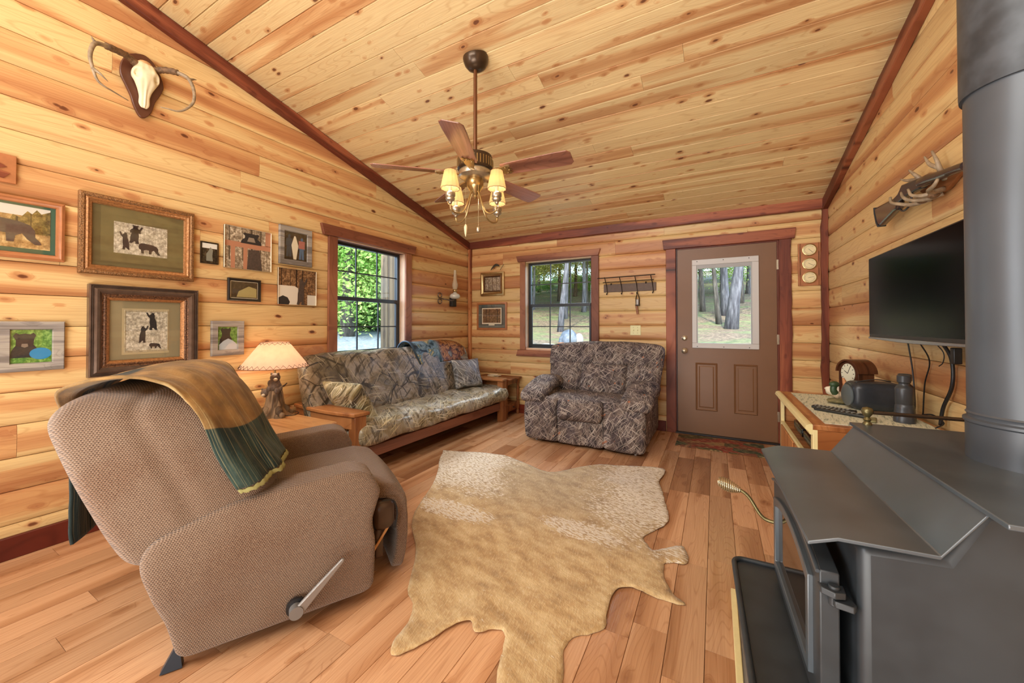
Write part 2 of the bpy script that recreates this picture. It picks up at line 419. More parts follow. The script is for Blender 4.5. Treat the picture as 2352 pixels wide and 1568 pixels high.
camo_f = camo('camo_futon', ['544d42', '7a6e58', '9a9082', '625c52'], 'a89c80', '3f382b', 'b8ae94', sc=.8, nst=3, branch=1, dens=.675, rough=.42)
camo_s = camo('camo_futon_seat', ['7d7054', '958b72', 'a8a498', '6c6350'], 'c8ba94', '4a3f28', 'd4ccb4', sc=.9, nst=5, dens=.645, rough=.32, tilt=.4, seed=3)
camo_p = camo('camo_pillow', ['5b5a5e', '7b7d80', '8d8c84', '5c5a48'], 'a9acb0', '393632', 'c4c4be', sc=1.2, nst=5, dens=.63, rough=.5, seed=5)
camo_q = camo('camo_pillow_grass', ['7d7048', '968a62', 'b0aa8e', '5d5334'], 'ccc5a0', '40371f', 'dcd8c0', sc=1.0, nst=4, dens=.63, rough=.5, branch=.8, seed=9)
# hide
t = NT('cowhide_hair'); P = t.obj(); s_ = t.sep(P)
hair = t.noise(t.map(P, (40, 160, 1), rot=(0, 0, .5)), 1, 4, .65); h2 = t.noise(t.map(P, (160, 30, 1), rot=(0, 0, -.2)), 1, 3, .6)
big = t.noise(P, 2.6, 3, .55); med = t.noise(t.map(P, (7, 15, 1), rot=(0, 0, .35)), 1, 4, .6)
c = t.ramp(med, [(.3, '9c7c50'), (.45, 'b89766'), (.6, 'ccb080'), (.75, 'd8c092')])
yy = t.ma('ADD', s_[1], t.ma('MULTIPLY', t.ma('SUBTRACT', big, .5), .7))
up = t.mr(yy, -.25, .35)
c = t.mix(up, c, t.ramp(med, [(.3, '8f7654'), (.5, 'ac946e'), (.7, 'c2ad88')]))
spk = t.noise(t.map(P, (30, 80, 1), rot=(0, 0, .3)), 1, 3, .6)
xs = t.ma('ADD', t.ma('ADD', s_[0], -.06), t.ma('MULTIPLY', s_[1], .20)); fl = t.ma('ABSOLUTE', xs)
reg = t.ma('MULTIPLY', t.mr(t.ma('ADD', fl, t.ma('MULTIPLY', t.ma('SUBTRACT', big, .5), .5)), .05, .60), up)
def patch(cx_, cy_, rx_, ry_):
    dx = t.ma('DIVIDE', t.ma('SUBTRACT', s_[0], cx_), rx_); dy = t.ma('DIVIDE', t.ma('SUBTRACT', s_[1], cy_), ry_)
    return t.mr(t.ma('ADD', t.ma('ADD', t.ma('MULTIPLY', dx, dx), t.ma('MULTIPLY', dy, dy)), t.ma('MULTIPLY', med, 1.2)), 1.0, 2.2, 1, 0)
for q_ in ((.38, -.02, .26, .10), (-.42, -.18, .30, .11), (.66, .58, .24, .36)): reg = t.ma('MAXIMUM', reg, patch(*q_))
reg = t.ma('MAXIMUM', reg, t.ma('MULTIPLY', t.mr(s_[0], .62, .82), t.mr(s_[1], -.3, .1)))
thr_ = t.ma('SUBTRACT', .70, t.ma('MULTIPLY', reg, .24))
c = t.mix(t.mr(t.ma('SUBTRACT', spk, thr_), -.05, .06), c, 'ded3c0')
c = t.mix(t.mr(hair, .3, .75, 0, .30), c, '8a6a42'); c = t.mix(t.mr(h2, .45, .8, 0, .35), c, 'f1e2bc')
t.bump(t.ma('ADD', t.ma('ADD', hair, h2), t.ma('MULTIPLY', big, 2)), .004, .5); t.put(t.b.inputs['Sheen Weight'], .2)
hide = t.fin(c, .75, 0, .25)
# throw blanket (uses uv: u along the drape, v across)
t = NT('throw_fleece'); s_ = t.sep(t.uv()); P = t.obj()
n = t.noise(P, 9, 3); c = t.mix(t.mr(n, .35, .7), '6c5230', '937042')
v_ = t.comb(t.ma('MULTIPLY', s_[0], 6.5), t.ma('MULTIPLY', s_[1], 3.2), 0)
x = t.n('TexVoronoi', feature='SMOOTH_F1'); t.put(x.inputs['Vector'], v_); x.inputs['Scale'].default_value = 1; x.inputs['Smoothness'].default_value = .4
bl = t.ma('MULTIPLY', t.mr(x.outputs['Distance'], .36, .39, 1, 0), t.ma('MULTIPLY', t.mr(s_[0], .30, .32), t.mr(s_[0], .52, .50)))
c = t.mix(bl, c, '232b2c')
c = t.mix(t.mr(s_[0], .842, .846), c, t.mix(t.mr(n, .35, .7), '1f2b27', '35443c'))
c = t.mix(t.mr(s_[0], .158, .154), c, '232c2a')
gr = t.noise(t.map(t.uv(), (2, 60, 1)), 1, 2); c = t.mix(t.mr(gr, .5, .72, 0, .35), c, 'b8a878')
t.bump(t.noise(P, 120, 2), .0015); t.put(t.b.inputs['Sheen Weight'], .1); fleece = t.fin(c, .9, 0, .1)
t = NT('bear_throw'); P = t.obj(); n = t.noise(P, 7, 4, .6, .8)
c = t.ramp(n, [(.32, '161a1c'), (.42, '2e4a58'), (.5, '7d98a6'), (.56, '4c5a3a'), (.62, 'c9b98a'), (.72, '5a6a48')])
br = t.mr(t.sep(P)[1], 1.60, 1.68); n2 = t.noise(P, 14, 3, .6, 1.2)
c = t.mix(br, c, t.ramp(n2, [(.35, '2a140a'), (.48, '7a4420'), (.58, 'b8824a'), (.68, '3a2412')]))
bearthrow = t.fin(c, .45, 0, .3)
def lampshade(name, col, em):
    t = NT(name); c = lin(col); nz = t.noise(t.obj(), 30, 3)
    cc = t.mix(t.mr(nz, .3, .8, 0, .15), c, 'b98a60'); tl = t.n('BsdfTranslucent'); t.put(tl.inputs[0], cc)
    df = t.n('BsdfDiffuse'); t.put(df.inputs[0], cc); mx = t.n('MixShader'); mx.inputs[0].default_value = .6
    t.t.links.new(df.outputs[0], mx.inputs[1]); t.t.links.new(tl.outputs[0], mx.inputs[2])
    e = t.n('Emission'); t.put(e.inputs[0], cc); e.inputs[1].default_value = em; ad = t.n('AddShader')
    t.t.links.new(mx.outputs[0], ad.inputs[0]); t.t.links.new(e.outputs[0], ad.inputs[1]); t.t.links.new(ad.outputs[0], t.out.inputs[0]); return t.m
shade_m = lampshade('parchment_shade', 'ecc9a8', .42)
shade_f = lampshade('pleated_shade', 'e8cf95', .35)
bulb = plain('lit_bulb', 'ffe9c4', .5, emit=6)
t = NT('trunk_bark'); n = t.noise(t.map(t.obj(), (14, 14, 2.5)), 1, 4, .6)
bark = t.fin(t.ramp(n, [(.3, '37363a'), (.5, '55565a'), (.7, '77777a')]), .9); t.bump(n, .02)
t = NT('trunk_bark_dark'); n = t.noise(t.map(t.obj(), (14, 14, 2.5)), 1, 4, .6)
bark_d = t.fin(t.ramp(n, [(.3, '2e2b27'), (.5, '4a463f'), (.7, '69655c')]), .9); t.bump(n, .02)
def leafm(name, a, b, d):
    t = NT(name); n = t.noise(t.obj(), 1.3, 2); n2 = t.noise(t.obj(), 9, 1)
    c = t.mix(t.mr(n, .35, .65), a, b); c = t.mix(t.mr(n2, .4, .6, 0, .6), c, d)
    tl = t.n('BsdfTranslucent'); t.put(tl.inputs[0], c); df = t.n('BsdfDiffuse'); t.put(df.inputs[0], c); mx = t.n('MixShader'); mx.inputs[0].default_value = .55
    t.t.links.new(df.outputs[0], mx.inputs[1]); t.t.links.new(tl.outputs[0], mx.inputs[2]); t.t.links.new(mx.outputs[0], t.out.inputs[0]); return t.m
leaf_g = leafm('leaves_green', '78ad4e', 'b0d272', 'e0ec9c')
leaf_y = leafm('leaves_yellow', 'b2c05c', 'dedd80', 'f2eab0')
leaf_d = leafm('leaves_deep', '5d8c50', '84ab60', 'b2cf78')
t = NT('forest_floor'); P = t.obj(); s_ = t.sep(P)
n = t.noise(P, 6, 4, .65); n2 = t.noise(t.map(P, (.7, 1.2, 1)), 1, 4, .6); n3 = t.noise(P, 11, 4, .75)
litter_dapple = t.ramp(n3, [(.3, '40392e'), (.45, '625645'), (.6, '8a7962'), (.75, 'b5a084')])
litter_dapple = t.mix(t.mr(n2, .45, .6, 0, .7), litter_dapple, t.mix(t.mr(n, .4, .6), '4f6a3c', '7f8a58'))  # broad tone patches put dappled shade into the litter colour
grass = t.mix(t.mr(n, .35, .65), '3f7a3a', '74b05a')
grv = t.mix(t.mr(n3, .35, .65), '66727a', '929da3')
c = t.mix(t.mr(t.ma('ADD', s_[1], n), 2.2, 3.2, 1, 0), litter_dapple, grass)
c = t.mix(t.mr(t.ma('ADD', s_[0], t.ma('MULTIPLY', n, .6)), 2.0, 1.2, 0, 1), c, t.mix(t.mr(t.ma('ADD', s_[1], s_[0]), 4, 1.5), litter_dapple, grv))
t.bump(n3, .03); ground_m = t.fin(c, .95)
t = NT('field_stone'); n = t.noise(t.obj(), 5, 4, .6); t.bump(n, .03)
stone = t.fin(t.ramp(n, [(.3, '3a444e'), (.5, '58646e'), (.7, '7d8484')]), .8)
weath = wood('weathered_shutter', '7c6c50', '6a5b43', '524532', bands=20, knots=.2, rough=.8)
# ---------------------------------------------------------------- setting
W, H, S, YB, RX = 4.135, 2.388, .24, -8.0, -5.4
def ceil_z(y): return H - S*y if y > RX else H - S*RX + S*(y-RX)
def structure(o): o['kind'] = 'structure'; return o
def wall(name, boxes, mats, loc=(0,0,0)):
    b = MB()
    for q in boxes:
        if len(q) == 2: b.box(*q)
        else: b.prism(*q)
    return structure(b.build(name, mats))
wl = wall('wall_left', [((-.14, -2.21, 0), (-.02, -1.30, .90)), ((-.14, -1.30, 0), (-.02, .0, 2.39)), ((-.14, YB, 0), (-.02, -2.21, 2.02)),
      ([(-1.30, 2.02), (0, 2.02), (0, 2.39), (-1.30, ceil_z(-1.3)), (-2.21, ceil_z(-2.21)), (RX, ceil_z(RX)), (YB, ceil_z(YB)), (YB, 2.02)], -.14, -.02, 'yz')], dark_ext)
wf = wall('wall_far', [((-.14, .02, 0), (.93, .14, 2.44)), ((.93, .02, 0), (1.85, .14, .88)), ((.93, .02, 2.04), (1.85, .14, 2.44)),
      ((1.85, .02, 0), (2.81, .14, 2.44)), ((2.81, .02, 2.035), (3.745, .14, 2.44)), ((3.745, .02, 0), (W+.14, .14, 2.44))], dark_ext)
wr = wall('wall_right', [([(.0, 0), (0, ceil_z(0)), (RX, ceil_z(RX)), (YB, ceil_z(YB)), (YB, 0)], W+.02, W+.14, 'yz')], dark_ext)
wb = wall('wall_back', [((-.14, YB-.12, 0), (W+.14, YB, 3.1))], plain('back_wall_pine', 'd2a066', .6))
fl = wall('floor', [((-.14, YB-.12, -.15), (W+.14, .14, -.022))], dark_ext)
ce = wall('ceiling', [([(.14, ceil_z(.14)+.03), (RX, ceil_z(RX)+.03), (YB-.1, ceil_z(YB)+.03), (YB-.1, ceil_z(YB)+.16), (RX, ceil_z(RX)+.16), (.14, ceil_z(.14)+.16)], -.14, W+.14, 'yz')], dark_ext)
# --- boards; local x along the board, y across, z outward
def board_mesh(L, wd, th, kind, cut0=0, cut1=0):
    b = MB()
    if kind == 'log': sec = [(0, 0), (.0005, th*.50), (wd*.045, th*.80), (wd*.18, th*.95), (wd*.5, th), (wd*.82, th*.95), (wd*.955, th*.80), (wd-.0005, th*.50), (wd, 0)]
    elif kind == 'tg': sec = [(0, 0), (.0006, th-.004), (.004, th), (wd-.004, th), (wd-.0006, th-.004), (wd, 0)]
    else: sec = [(0, 0), (.0004, th-.0012), (.0012, th), (wd-.0012, th), (wd-.0004, th-.0012), (wd, 0)]
    n = len(sec)
    v = [(-L/2+.0006+cut0*y, y, z) for y, z in sec]+[(L/2-.0006-cut1*y, y, z) for y, z in sec]
    f = [(i, i+1, n+i+1, n+i) for i in range(n-1)]+[tuple(range(n)), tuple(range(n, 2*n))[::-1], (0, n, 2*n-1, n-1)]
    b.add(v, f); return b
def plank(parent, mat, L, wd, th, kind, M, c0=0, c1=0):
    b = board_mesh(L, wd, th, kind, c0, c1)
    return b.build('plank', mat, parent, smooth=40, local=M)
def frameM(o, x, y, z): return Matrix(((x[0], y[0], z[0], o[0]), (x[1], y[1], z[1], o[1]), (x[2], y[2], z[2], o[2]), (0, 0, 0, 1)))
def splits(a, b, avg, rnd):
    out = [a]; x = a+rnd.uniform(.25, 1)*avg
    while x < b-.35: out.append(x); x += rnd.uniform(.7, 1.25)*avg
    return out+[b]
rp = random.Random(11); PW = .17; TH = .022
def row_segments(rows, span, holes):
    a, b = span; segs = [(a, b)]
    for (h0, h1, z0, z1) in holes:
        if rows[1] > z0+.01 and rows[0] < z1-.01:
            segs = [s for q in segs for s in ([(q[0], min(q[1], h0))] if q[0] < h0 else [])+([(max(q[0], h1), q[1])] if q[1] > h1 else [])]
    return segs
# far wall
for k in range(15):
    z0, z1 = k*PW, (k+1)*PW
    z1 = min(z1, H+.0)
    if z1-z0 < .02: continue
    for a, b in row_segments((z0, z1), (0, W), [(.925, 1.855, .87, 2.05), (2.80, 3.76, 0, 2.045)]):
        ss = [a, b] if b-a < 1.4 else splits(a, b, 1.8, rp)
        for p, q in zip(ss, ss[1:]): plank(wf, pine, q-p, z1-z0-.002, TH, 'log', frameM(((p+q)/2, .02, z0+.001), (1,0,0), (0,0,1), (0,-1,0)))
# gable walls
def gable(par, x, nx, holes, y1, seed):
    rr = random.Random(seed)
    for k in range(22):
        z0, z1 = k*PW, (k+1)*PW; lo = -5.0
        ya = 0 if z0 < H else -(z0-H)/S      # near end of the board at the far wall / slope
        if ya < lo+.1: break
        for a, b in row_segments((z0, z1), (lo, ya), holes):
            ss = splits(a, b, 3.6, rr)
            for p, q in zip(ss, ss[1:]):
                c = 1/S if (z1 > H+.02 and q == ya and z0 > H) else 0
                L = q-p; wd = z1-z0-.002
                if z1 > H+.0 and z0 <= H and q == ya: c = (-( -(z1-H)/S))/PW
                c = min(c, (L-.02)/wd)
                if nx > 0: M = frameM((x, (p+q)/2, z0+.001), (0,1,0), (0,0,1), (1,0,0)); plank(par, pine, L, wd, TH, 'log', M, 0, c)
                else: M = frameM((x, (p+q)/2, z0+.001), (0,-1,0), (0,0,1), (-1,0,0)); plank(par, pine, L, wd, TH, 'log', M, c, 0)
gable(wl, -.02, 1, [(-2.22, -1.29, .89, 2.03)], 0, 3)
gable(wr, W+.02, -1, [], 0, 5)
# ceiling boards run along x, stepping up the slope
CW = .1345; ca = math.atan(S); rr = random.Random(21)
for k in range(42):
    s0 = k*CW; y0 = -s0*math.cos(ca); z0 = H+s0*math.sin(ca)
    ss = splits(0, W, 3.2, rr)
    for p, q in zip(ss, ss[1:]):
        # y local runs up the slope, outward normal points down into the room
        plank(ce, pine_c, q-p, CW-.0012, .02, 'tg', frameM(((p+q)/2, y0, z0+.020), (-1,0,0), (0,-math.cos(ca),math.sin(ca)), (0,-math.sin(ca),-math.cos(ca))))
# floor boards run along y
FW = .129; rr = random.Random(31); x0 = 2.763-22*FW
for k in range(0, 34):
    xa = x0+k*FW; xb = min(xa+FW, W+.0); xa = max(xa, 0)
    if xb-xa < .02: continue
    ss = splits(-5.2, 0, .85, rr)
    for p, q in zip(ss, ss[1:]):
        plank(fl, hick, q-p, xb-xa-.0008, .022, 'fl', frameM((xb-.0004, (p+q)/2, -.022), (0,1,0), (-1,0,0), (0,0,1)))
structure(MB().box((0, YB, -.022), (W, -5.2, 0)).build('floor_back', hick))
# --- trims
def live_edge(L, wd, th, seed, amp=.010, n=26):
    """rough sawn strip: local x along, y across, z out; one wavering edge"""
    rr = random.Random(seed); top = []; bot = []
    for i in range(n+1):
        x = -L/2+L*i/n; top.append((x, wd+amp*fbm(x*4, seed)*1.6)); bot.append((x, amp*.7*fbm(x*3+9, seed+3)))
    return MB().prism(bot+top[::-1], 0, th, 'xy')
cr = math.hypot(1, S)
structure(live_edge(W, .105, .045, 1).build('trim_1', cedar, smooth=40, bevel=.006, local=frameM((W/2, .0, 2.30), (1,0,0), (0,0,1), (0,-1,0))))
L = 5.3; cy = -L/2/cr
structure(live_edge(L, .100, .045, 2, .006, 50).build('trim_2', cedar, smooth=40, bevel=.006, local=frameM((-.0, cy, H-.105-S*cy), (0,1/cr,-S/cr), (0,S/cr,1/cr), (1,0,0))))
structure(live_edge(L, .100, .045, 4, .006, 50).build('trim_3', cedar, smooth=40, bevel=.006, local=frameM((W, cy, H-.105-S*cy), (0,-1/cr,S/cr), (0,S/cr,1/cr), (-1,0,0))))
structure(live_edge(2.30, .045, .045, 5, .004).build('trim_4', cedar_lt, smooth=40, bevel=.006, local=frameM((.01, -.0, 1.15), (0,0,1), (1,0,0), (0,-1,0)) @ Matrix.Translation((0, .0, 0))))
structure(live_edge(2.30, .055, .04, 6, .010).build('trim_5', cedar, smooth=40, bevel=.005, local=frameM((W-.0, 0, 1.15), (0,0,1), (-1,0,0), (0,-1,0))))
def strip(name, lo, hi, mat, bev=.004):
    c = [(a+b)/2 for a, b in zip(lo, hi)]; d = [(b-a)/2 for a, b in zip(lo, hi)]; ax = d.index(max(d))
    # local x along the grain
    R = {0: Matrix.Identity(3), 1: Matrix(((0,-1,0),(1,0,0),(0,0,1))), 2: Matrix(((0,0,-1),(0,1,0),(1,0,0)))}[ax]
    e = [d[ax], d[0] if ax == 1 else d[1], d[0] if ax == 2 else d[2]]
    o = MB().box((-e[0], -e[1], -e[2]), tuple(e)).build(name, mat, bevel=bev); o.matrix_world = Matrix.Translation(c) @ R.to_4x4(); return o
structure(strip('baseboard_left', (0, -5.0, 0), (.022, -.0, .115), base_red))
structure(strip('baseboard_far', (0, -.022, 0), (2.70, 0, .115), base_red))
structure(strip('baseboard_far', (3.87, -.022, 0), (W, 0, .115), base_red))
structure(strip('baseboard_right', (W-.022, -5.0, 0), (W, 0, .115), base_red))
def header(L, z0, z1, flare, mat, M, parent, name='window_header', th=.032):
    b = MB().prism([(-L/2+(flare if flare > 0 else 0), 0), (L/2-(flare if flare > 0 else 0), 0), (L/2+(0 if flare > 0 else flare), z1-z0), (-L/2-(0 if flare > 0 else flare), z1-z0)], 0, th, 'xy')
    return b.build(name, mat, parent, bevel=.003, local=M)
def window_unit(root, ax, w0, w1, z0, z1, rail, d):
    """double-hung unit: local x across, z up, y outward depth d"""
    b = MB(); f = .035
    b.box((w0, d, z0), (w0+f, d+.05, z1)).box((w1-f, d, z0), (w1, d+.05, z1)).box((w0+f, d, z1-f*.8), (w1-f, d+.05, z1)).box((w0+f, d, z0), (w1-f, d+.05, z0+f*.8))
    b.build('window_frame', winblk, root, bevel=.003)
    MB().box((w0+f, d-.012, rail-.02), (w1-f, d+.04, rail+.02)).build('meeting_rail', winblk, root, bevel=.003)
    for nm, a, c, y in (('upper_sash', rail+.02, z1-f*.8, d+.028), ('lower_sash', z0+f*.8, rail-.02, d+.008)):
        g = MB().box((w0+f, y, a), (w1-f, y+.004, c)).build(nm, glass, root)
        s = MB()
        for i in (1, 2): x = w0+f+(w1-w0-2*f)*i/3; s.box((x-.006, y-.004, a), (x+.006, y+.008, c))
        s.box((w0+f, y-.0035, (a+c)/2-.006), (w1-f, y+.0075, (a+c)/2+.006)); s.build('muntins', winblk, g)
        if nm == 'lower_sash':
            q = MB(); q.box((w0+f, y-.012, a), (w0+f+.022, y+.012, c)).box((w1-f-.022, y-.012, a), (w1-f, y+.012, c)).box((w0+f+.022, y-.012, a), (w1-f-.022, y+.012, a+.025)); q.build('sash_frame', winblk, root, bevel=.002)
# window in the far wall
w2 = structure(empty('window_2', (0, 0, 0)))
for nm, x0_, x1_ in (('side_trim', .855, .935), ('side_trim', 1.845, 1.94)): s_ = strip(nm, (x0_, -.024, .86), (x1_, .0, 2.05), cedar_dull); s_.parent = w2
header(1.16, 2.05, 2.13, .025, cedar_dull, frameM((1.38, 0, 2.05), (1,0,0), (0,0,1), (0,-1,0)), w2)
header(1.16, .775, .86, -.025, cedar_dull, frameM((1.38, 0, .775), (1,0,0), (0,0,1), (0,-1,0)), w2, 'window_sill', .034)
b = MB(); b.box((.922, 0, .86), (.934, .14, 2.05)).box((1.846, 0, .86), (1.858, .14, 2.05)).box((.934, 0, 2.038), (1.846, .14, 2.05)).box((.934, 0, .86), (1.846, .14, .882)); b.build('jamb', pine_light, w2)
window_unit(w2, 0, .934, 1.846, .882, 2.038, 1.455, .085)
# window in the left wall (local x runs along world y)
w1 = structure(empty('window_1', (0, 0, 0), PI/2))
for nm, a, c in (('side_trim', -2.30, -2.205), ('side_trim', -1.305, -1.21)): s_ = strip(nm, (a, -.024, .86), (c, .0, 2.035), cedar_dull); s_.parent = w1
header(1.24, 2.035, 2.135, .028, cedar_dull, frameM((-1.76, 0, 2.035), (1,0,0), (0,0,1), (0,-1,0)), w1)
header(1.20, .775, .87, -.025, cedar_dull, frameM((-1.76, 0, .775), (1,0,0), (0,0,1), (0,-1,0)), w1, 'window_sill', .034)
b = MB(); b.box((-2.218, 0, .87), (-2.205, .14, 2.035)).box((-1.305, 0, .87), (-1.292, .14, 2.035)).box((-2.205, 0, 2.022), (-1.305, .14, 2.035)).box((-2.205, 0, .87), (-1.305, .14, .885)); b.build('jamb', pine_light, w1)
window_unit(w1, 0, -2.205, -1.305, .885, 2.022, 1.462, .08)
# door
d1 = structure(empty('door_1', (0, 0, 0)))
panel_recess = MB()
b = MB(); DX0, DX1 = 2.822, 3.736
lx0, lx1, lz0, lz1 = 3.00, 3.55, .975, 1.875
b.box((DX0, .004, .02), (lx0, .045, 2.03)).box((lx1, .004, .02), (DX1, .045, 2.03)).box((lx0, .004, lz1), (lx1, .045, 2.03)).box((lx0, .004, .02), (lx1, .045, lz0))
b.build('door_leaf', door_p, d1)
for px0, px1 in ((3.00, 3.21), (3.36, 3.57)):
    b = MB(); z0, z1 = .27, .785
    # raised moulding ring and slightly sunk field
    for (a, q, c, e) in ((0, 0, .018, .014), (.030, .030, .046, .010)):
        pass
    ring = [(px0, z0), (px1, z0), (px1, z1), (px0, z1)]
    prof = [(0, 0), (.008, .010), (.020, .003), (.032, .003), (.044, .008), (.046, .008)]
    vs = []; fs = []
    for ins, out in prof:
        vs += [(px0+ins, .004-out, z0+ins), (px1-ins, .004-out, z0+ins), (px1-ins, .004-out, z1-ins), (px0+ins, .004-out, z1-ins)]
    for i in range(len(prof)-1):
        for k in range(4): fs.append((i*4+k, i*4+(k+1) % 4, (i+1)*4+(k+1) % 4, (i+1)*4+k))
    k = (len(prof)-1)*4; fs.append((k, k+1, k+2, k+3)); b.add(vs, fs); b.build('door_panel', door_p, d1)
b = MB()
for a0, a1, c0, c1 in ((2.97, 3.585, 1.845, 1.905), (2.97, 3.585, .945, 1.0), (2.97, 3.015, 1.0, 1.845), (3.525, 3.585, 1.0, 1.845)):
    b.box((a0, -.012, c0), (a1, .03, c1))
lf = b.build('lite_frame', white, d1, bevel=.004); tag(lf, 'white window frame of the door')
b = MB().box((3.015, -.004, 1.805), (3.525, .02, 1.845)).box((3.015, -.006, 1.0), (3.024, .02, 1.845)).box((3.516, -.006, 1.0), (3.525, .02, 1.845))
b.build('blind_rail', plain('blind_grey', 'a5a5a6', .5), lf)
for x_ in (3.02+.0, 3.27, 3.50):
    for z_ in (1.885, .962): MB().cyl((x_, -.0135, z_), (x_, -.011, z_), .005, 8).build('screw', blackm, lf)
MB().box((3.015, .018, 1.0), (3.525, .024, 1.845)).build('pane', glass, d1)
for z_, nm in ((1.05, 'deadbolt'), (.91, 'door_knob')):
    M = Matrix.Translation((2.893, .004, z_)) @ Matrix.Rotation(PI/2, 4, 'X')
    b = MB(); b.lathe([(.0, 0), (.030, 0), (.030, .006), (.022, .010), (.012, .014)] + ([(.012, .035), (.026, .045), (.028, .058), (.018, .066), (0, .068)] if nm == 'door_knob' else [(.012, .016), (.0, .017)]), 20, M)
    if nm == 'deadbolt': b.box((2.888, -.030, z_-.014), (2.898, -.008, z_+.014))
    o = b.build(nm, pewter, d1, smooth=40)
for z_ in (1.80, 1.05, .28): MB().box((3.733, -.006, z_-.05), (3.752, .004, z_+.05)).build('hinge', pewter, d1, bevel=.002)
b = MB().box((2.806, -.002, 0), (2.820, .05, 2.045)).box((3.738, -.002, 0), (3.752, .05, 2.045)).box((2.82, -.002, 2.032), (3.738, .05, 2.045)); b.build('door_stop', cedar, d1)
MB().box((2.80, -.03, 0), (3.76, .10, .019)).build('threshold', blackm, d1, bevel=.003)
s_ = strip('door_casing', (2.705, -.024, 0), (2.806, 0, 2.045), cedar); s_.parent = d1
M = frameM((3.752, -.0, 1.022), (0,0,1), (1,0,0), (0,-1,0)); M = frameM((3.752, 0, 1.022), (0,0,-1), (1,0,0), (0,-1,0))
o = live_edge(2.045, .10, .026, 8, .008).build('door_casing', cedar, d1, smooth=40, bevel=.003, local=M)
header(1.22, 2.045, 2.15, .012, cedar, frameM((3.28, 0, 2.045), (1,0,0), (0,0,1), (0,-1,0)), d1, 'door_header')
# ---------------------------------------------------------------- recliner (local u forward, v to the sitter's left, w up)
ang = math.radians(60.14)
RM = frameM((1.5692, -3.9666, 0), (math.cos(ang), math.sin(ang), 0), (-math.sin(ang), math.cos(ang), 0), (0, 0, 1))
rec = empty('recliner', M=RM, label='large brown knitted-fabric recliner armchair seen from behind with a metal side lever', cat='armchair')
def arm_fn(side):
    # side panel: profile in (u, w), thickness along v
    v0, v1 = (0.0, .165) if side == 0 else (.755, .92)
    top = [(-.10, .40), (-.07, .455), (.0, .490), (.08, .522), (.16, .548), (.28, .560), (.45, .572), (.56, .580), (.62, .566), (.665, .51)]
    def left(w_): return curve([(.04, .0), (.16, -.028), (.30, -.072), (.40, -.098), (.46, -.09), (.6, -.06)], w_)
    def right(w_): return curve([(.04, .645), (.25, .652), (.36, .638), (.42, .655), (.48, .672), (.54, .668), (.6, .64)], w_)
    def fn(p):
        a, b, c = p            # a in 0..1, c in 0..1
        wl_ = .04+c*.52
        u = lerp(left(wl_), right(wl_), a)
        wt = curve(top, u)
        w_ = lerp(lerp(.045, .055, a), wt, c)
        u = lerp(left(w_), right(w_), a)
        m = (v0+v1)/2; v = m+(b-.5)*(v1-v0)
        puff = .018*math.sin(PI*max(0, min(1, (c-.35)/.65)))**.8 if c > .35 else 0
        v += (b-.5)*2*puff
        return (u, v, w_)
    return fn
for s_ in (0, 1):
    MB().soft((0, 0, 0), (1, 1, 1), .075, (28, 14, 28), fn=arm_fn(s_)).build('arm', knit, rec, smooth=180, sub=1)
# seat back
fr = [(.34, .26), (.45, .285), (.57, .285), (.70, .245), (.85, .175), (.95, .11), (1.03, .03)]
bk = [(.34, -.115), (.40, -.165), (.59, -.250), (.80, -.325), (.88, -.345), (.94, -.320), (.975, -.25), (1.04, -.09)]
def back_fn(p):
    a, b, c = p
    vv = (b-.5)*2
    topw = .985-.045*abs(vv)**3
    w_ = lerp(.36, topw, c)
    uf, ub = curve(fr, w_), curve(bk, w_)
    # rounded shoulders and a seam between outside back and front cushion
    ub += .012*abs(vv)**6; uf -= .09*abs(vv)**4*max(0, min(1, (c-.1)))
    u = lerp(ub, uf, a)
    v = lerp(.035, .84, b)
    v += .018*vv*math.sin(PI*min(1, max(0, a)))*(1 if c > .2 else .4)
    if c > .4: v -= (.012 if vv < 0 else .07)*vv*((c-.4)/.6)**1.5
    seam = math.exp(-((a-.52)/.035)**2); v -= vv*.010*seam; w_ -= .010*seam*(c > .9)
    return (u, v, w_)
MB().soft((0, 0, 0), (1, 1, 1), .11, (24, 24, 26), fn=back_fn).build('backrest', knit, rec, smooth=180, sub=1)
# seat cushion rolling over the front edge
def seat_fn(p):
    a, b, c = p; vv = (b-.5)*2
    path = [(.20, .43), (.45, .455), (.66, .465), (.76, .44), (.815, .38), (.835, .29), (.835, .18), (.825, .09), (.805, .015)]
    i = a*(len(path)-1); k = min(int(i), len(path)-2); f = i-k
    P = [Vector((q[0], q[1])) for q in path]
    pp = P[k].lerp(P[k+1], f); tg = (P[min(k+2, len(P)-1)]-P[max(k-1, 0)]).normalized() if k else (P[1]-P[0]).normalized()
    nr = Vector((-tg.y, tg.x)); th = lerp(.10, .055, min(1, a*1.3))
    q = pp+nr*((c-1)*th+.012*(1-vv*vv)+.006*math.sin(a*26)*(a > .45)*(a < .62))
    return (q.x, lerp(.150, .775, b)+.01*vv, q.y)
MB().soft((0, 0, 0), (1, 1, 1), .07, (44, 16, 6), fn=seat_fn).build('seat_cushion', knit, rec, smooth=180, sub=1)
# padded footrest end in brown vinyl seen in the gap, its bracket, base
b = MB().soft((.665, .11, .235), (.765, .16, .375), .04, (8, 6, 10)); o = b.build('footrest_pad', vinyl, rec, smooth=180); tag(o, 'dark brown vinyl pad of the footrest')
MB().tube(arc([(.763, .112, .24), (.772, .11, .31), (.752, .11, .37), (.70, .11, .382)], 6), .004, 8).build('piping', blackm, o, smooth=180)
MB().soft((.67, .13, .10), (.72, .78, .25), .02, (6, 6, 6)).build('footrest_box', vinyl, rec, smooth=180)
MB().box((-.015, -.004, -.006), (.115, .004, .006)).build('slat', oakm, rec, bevel=.002, local=Matrix.Translation((.675, .125, .165)) @ Matrix.Rotation(math.radians(-55), 4, 'Y'))
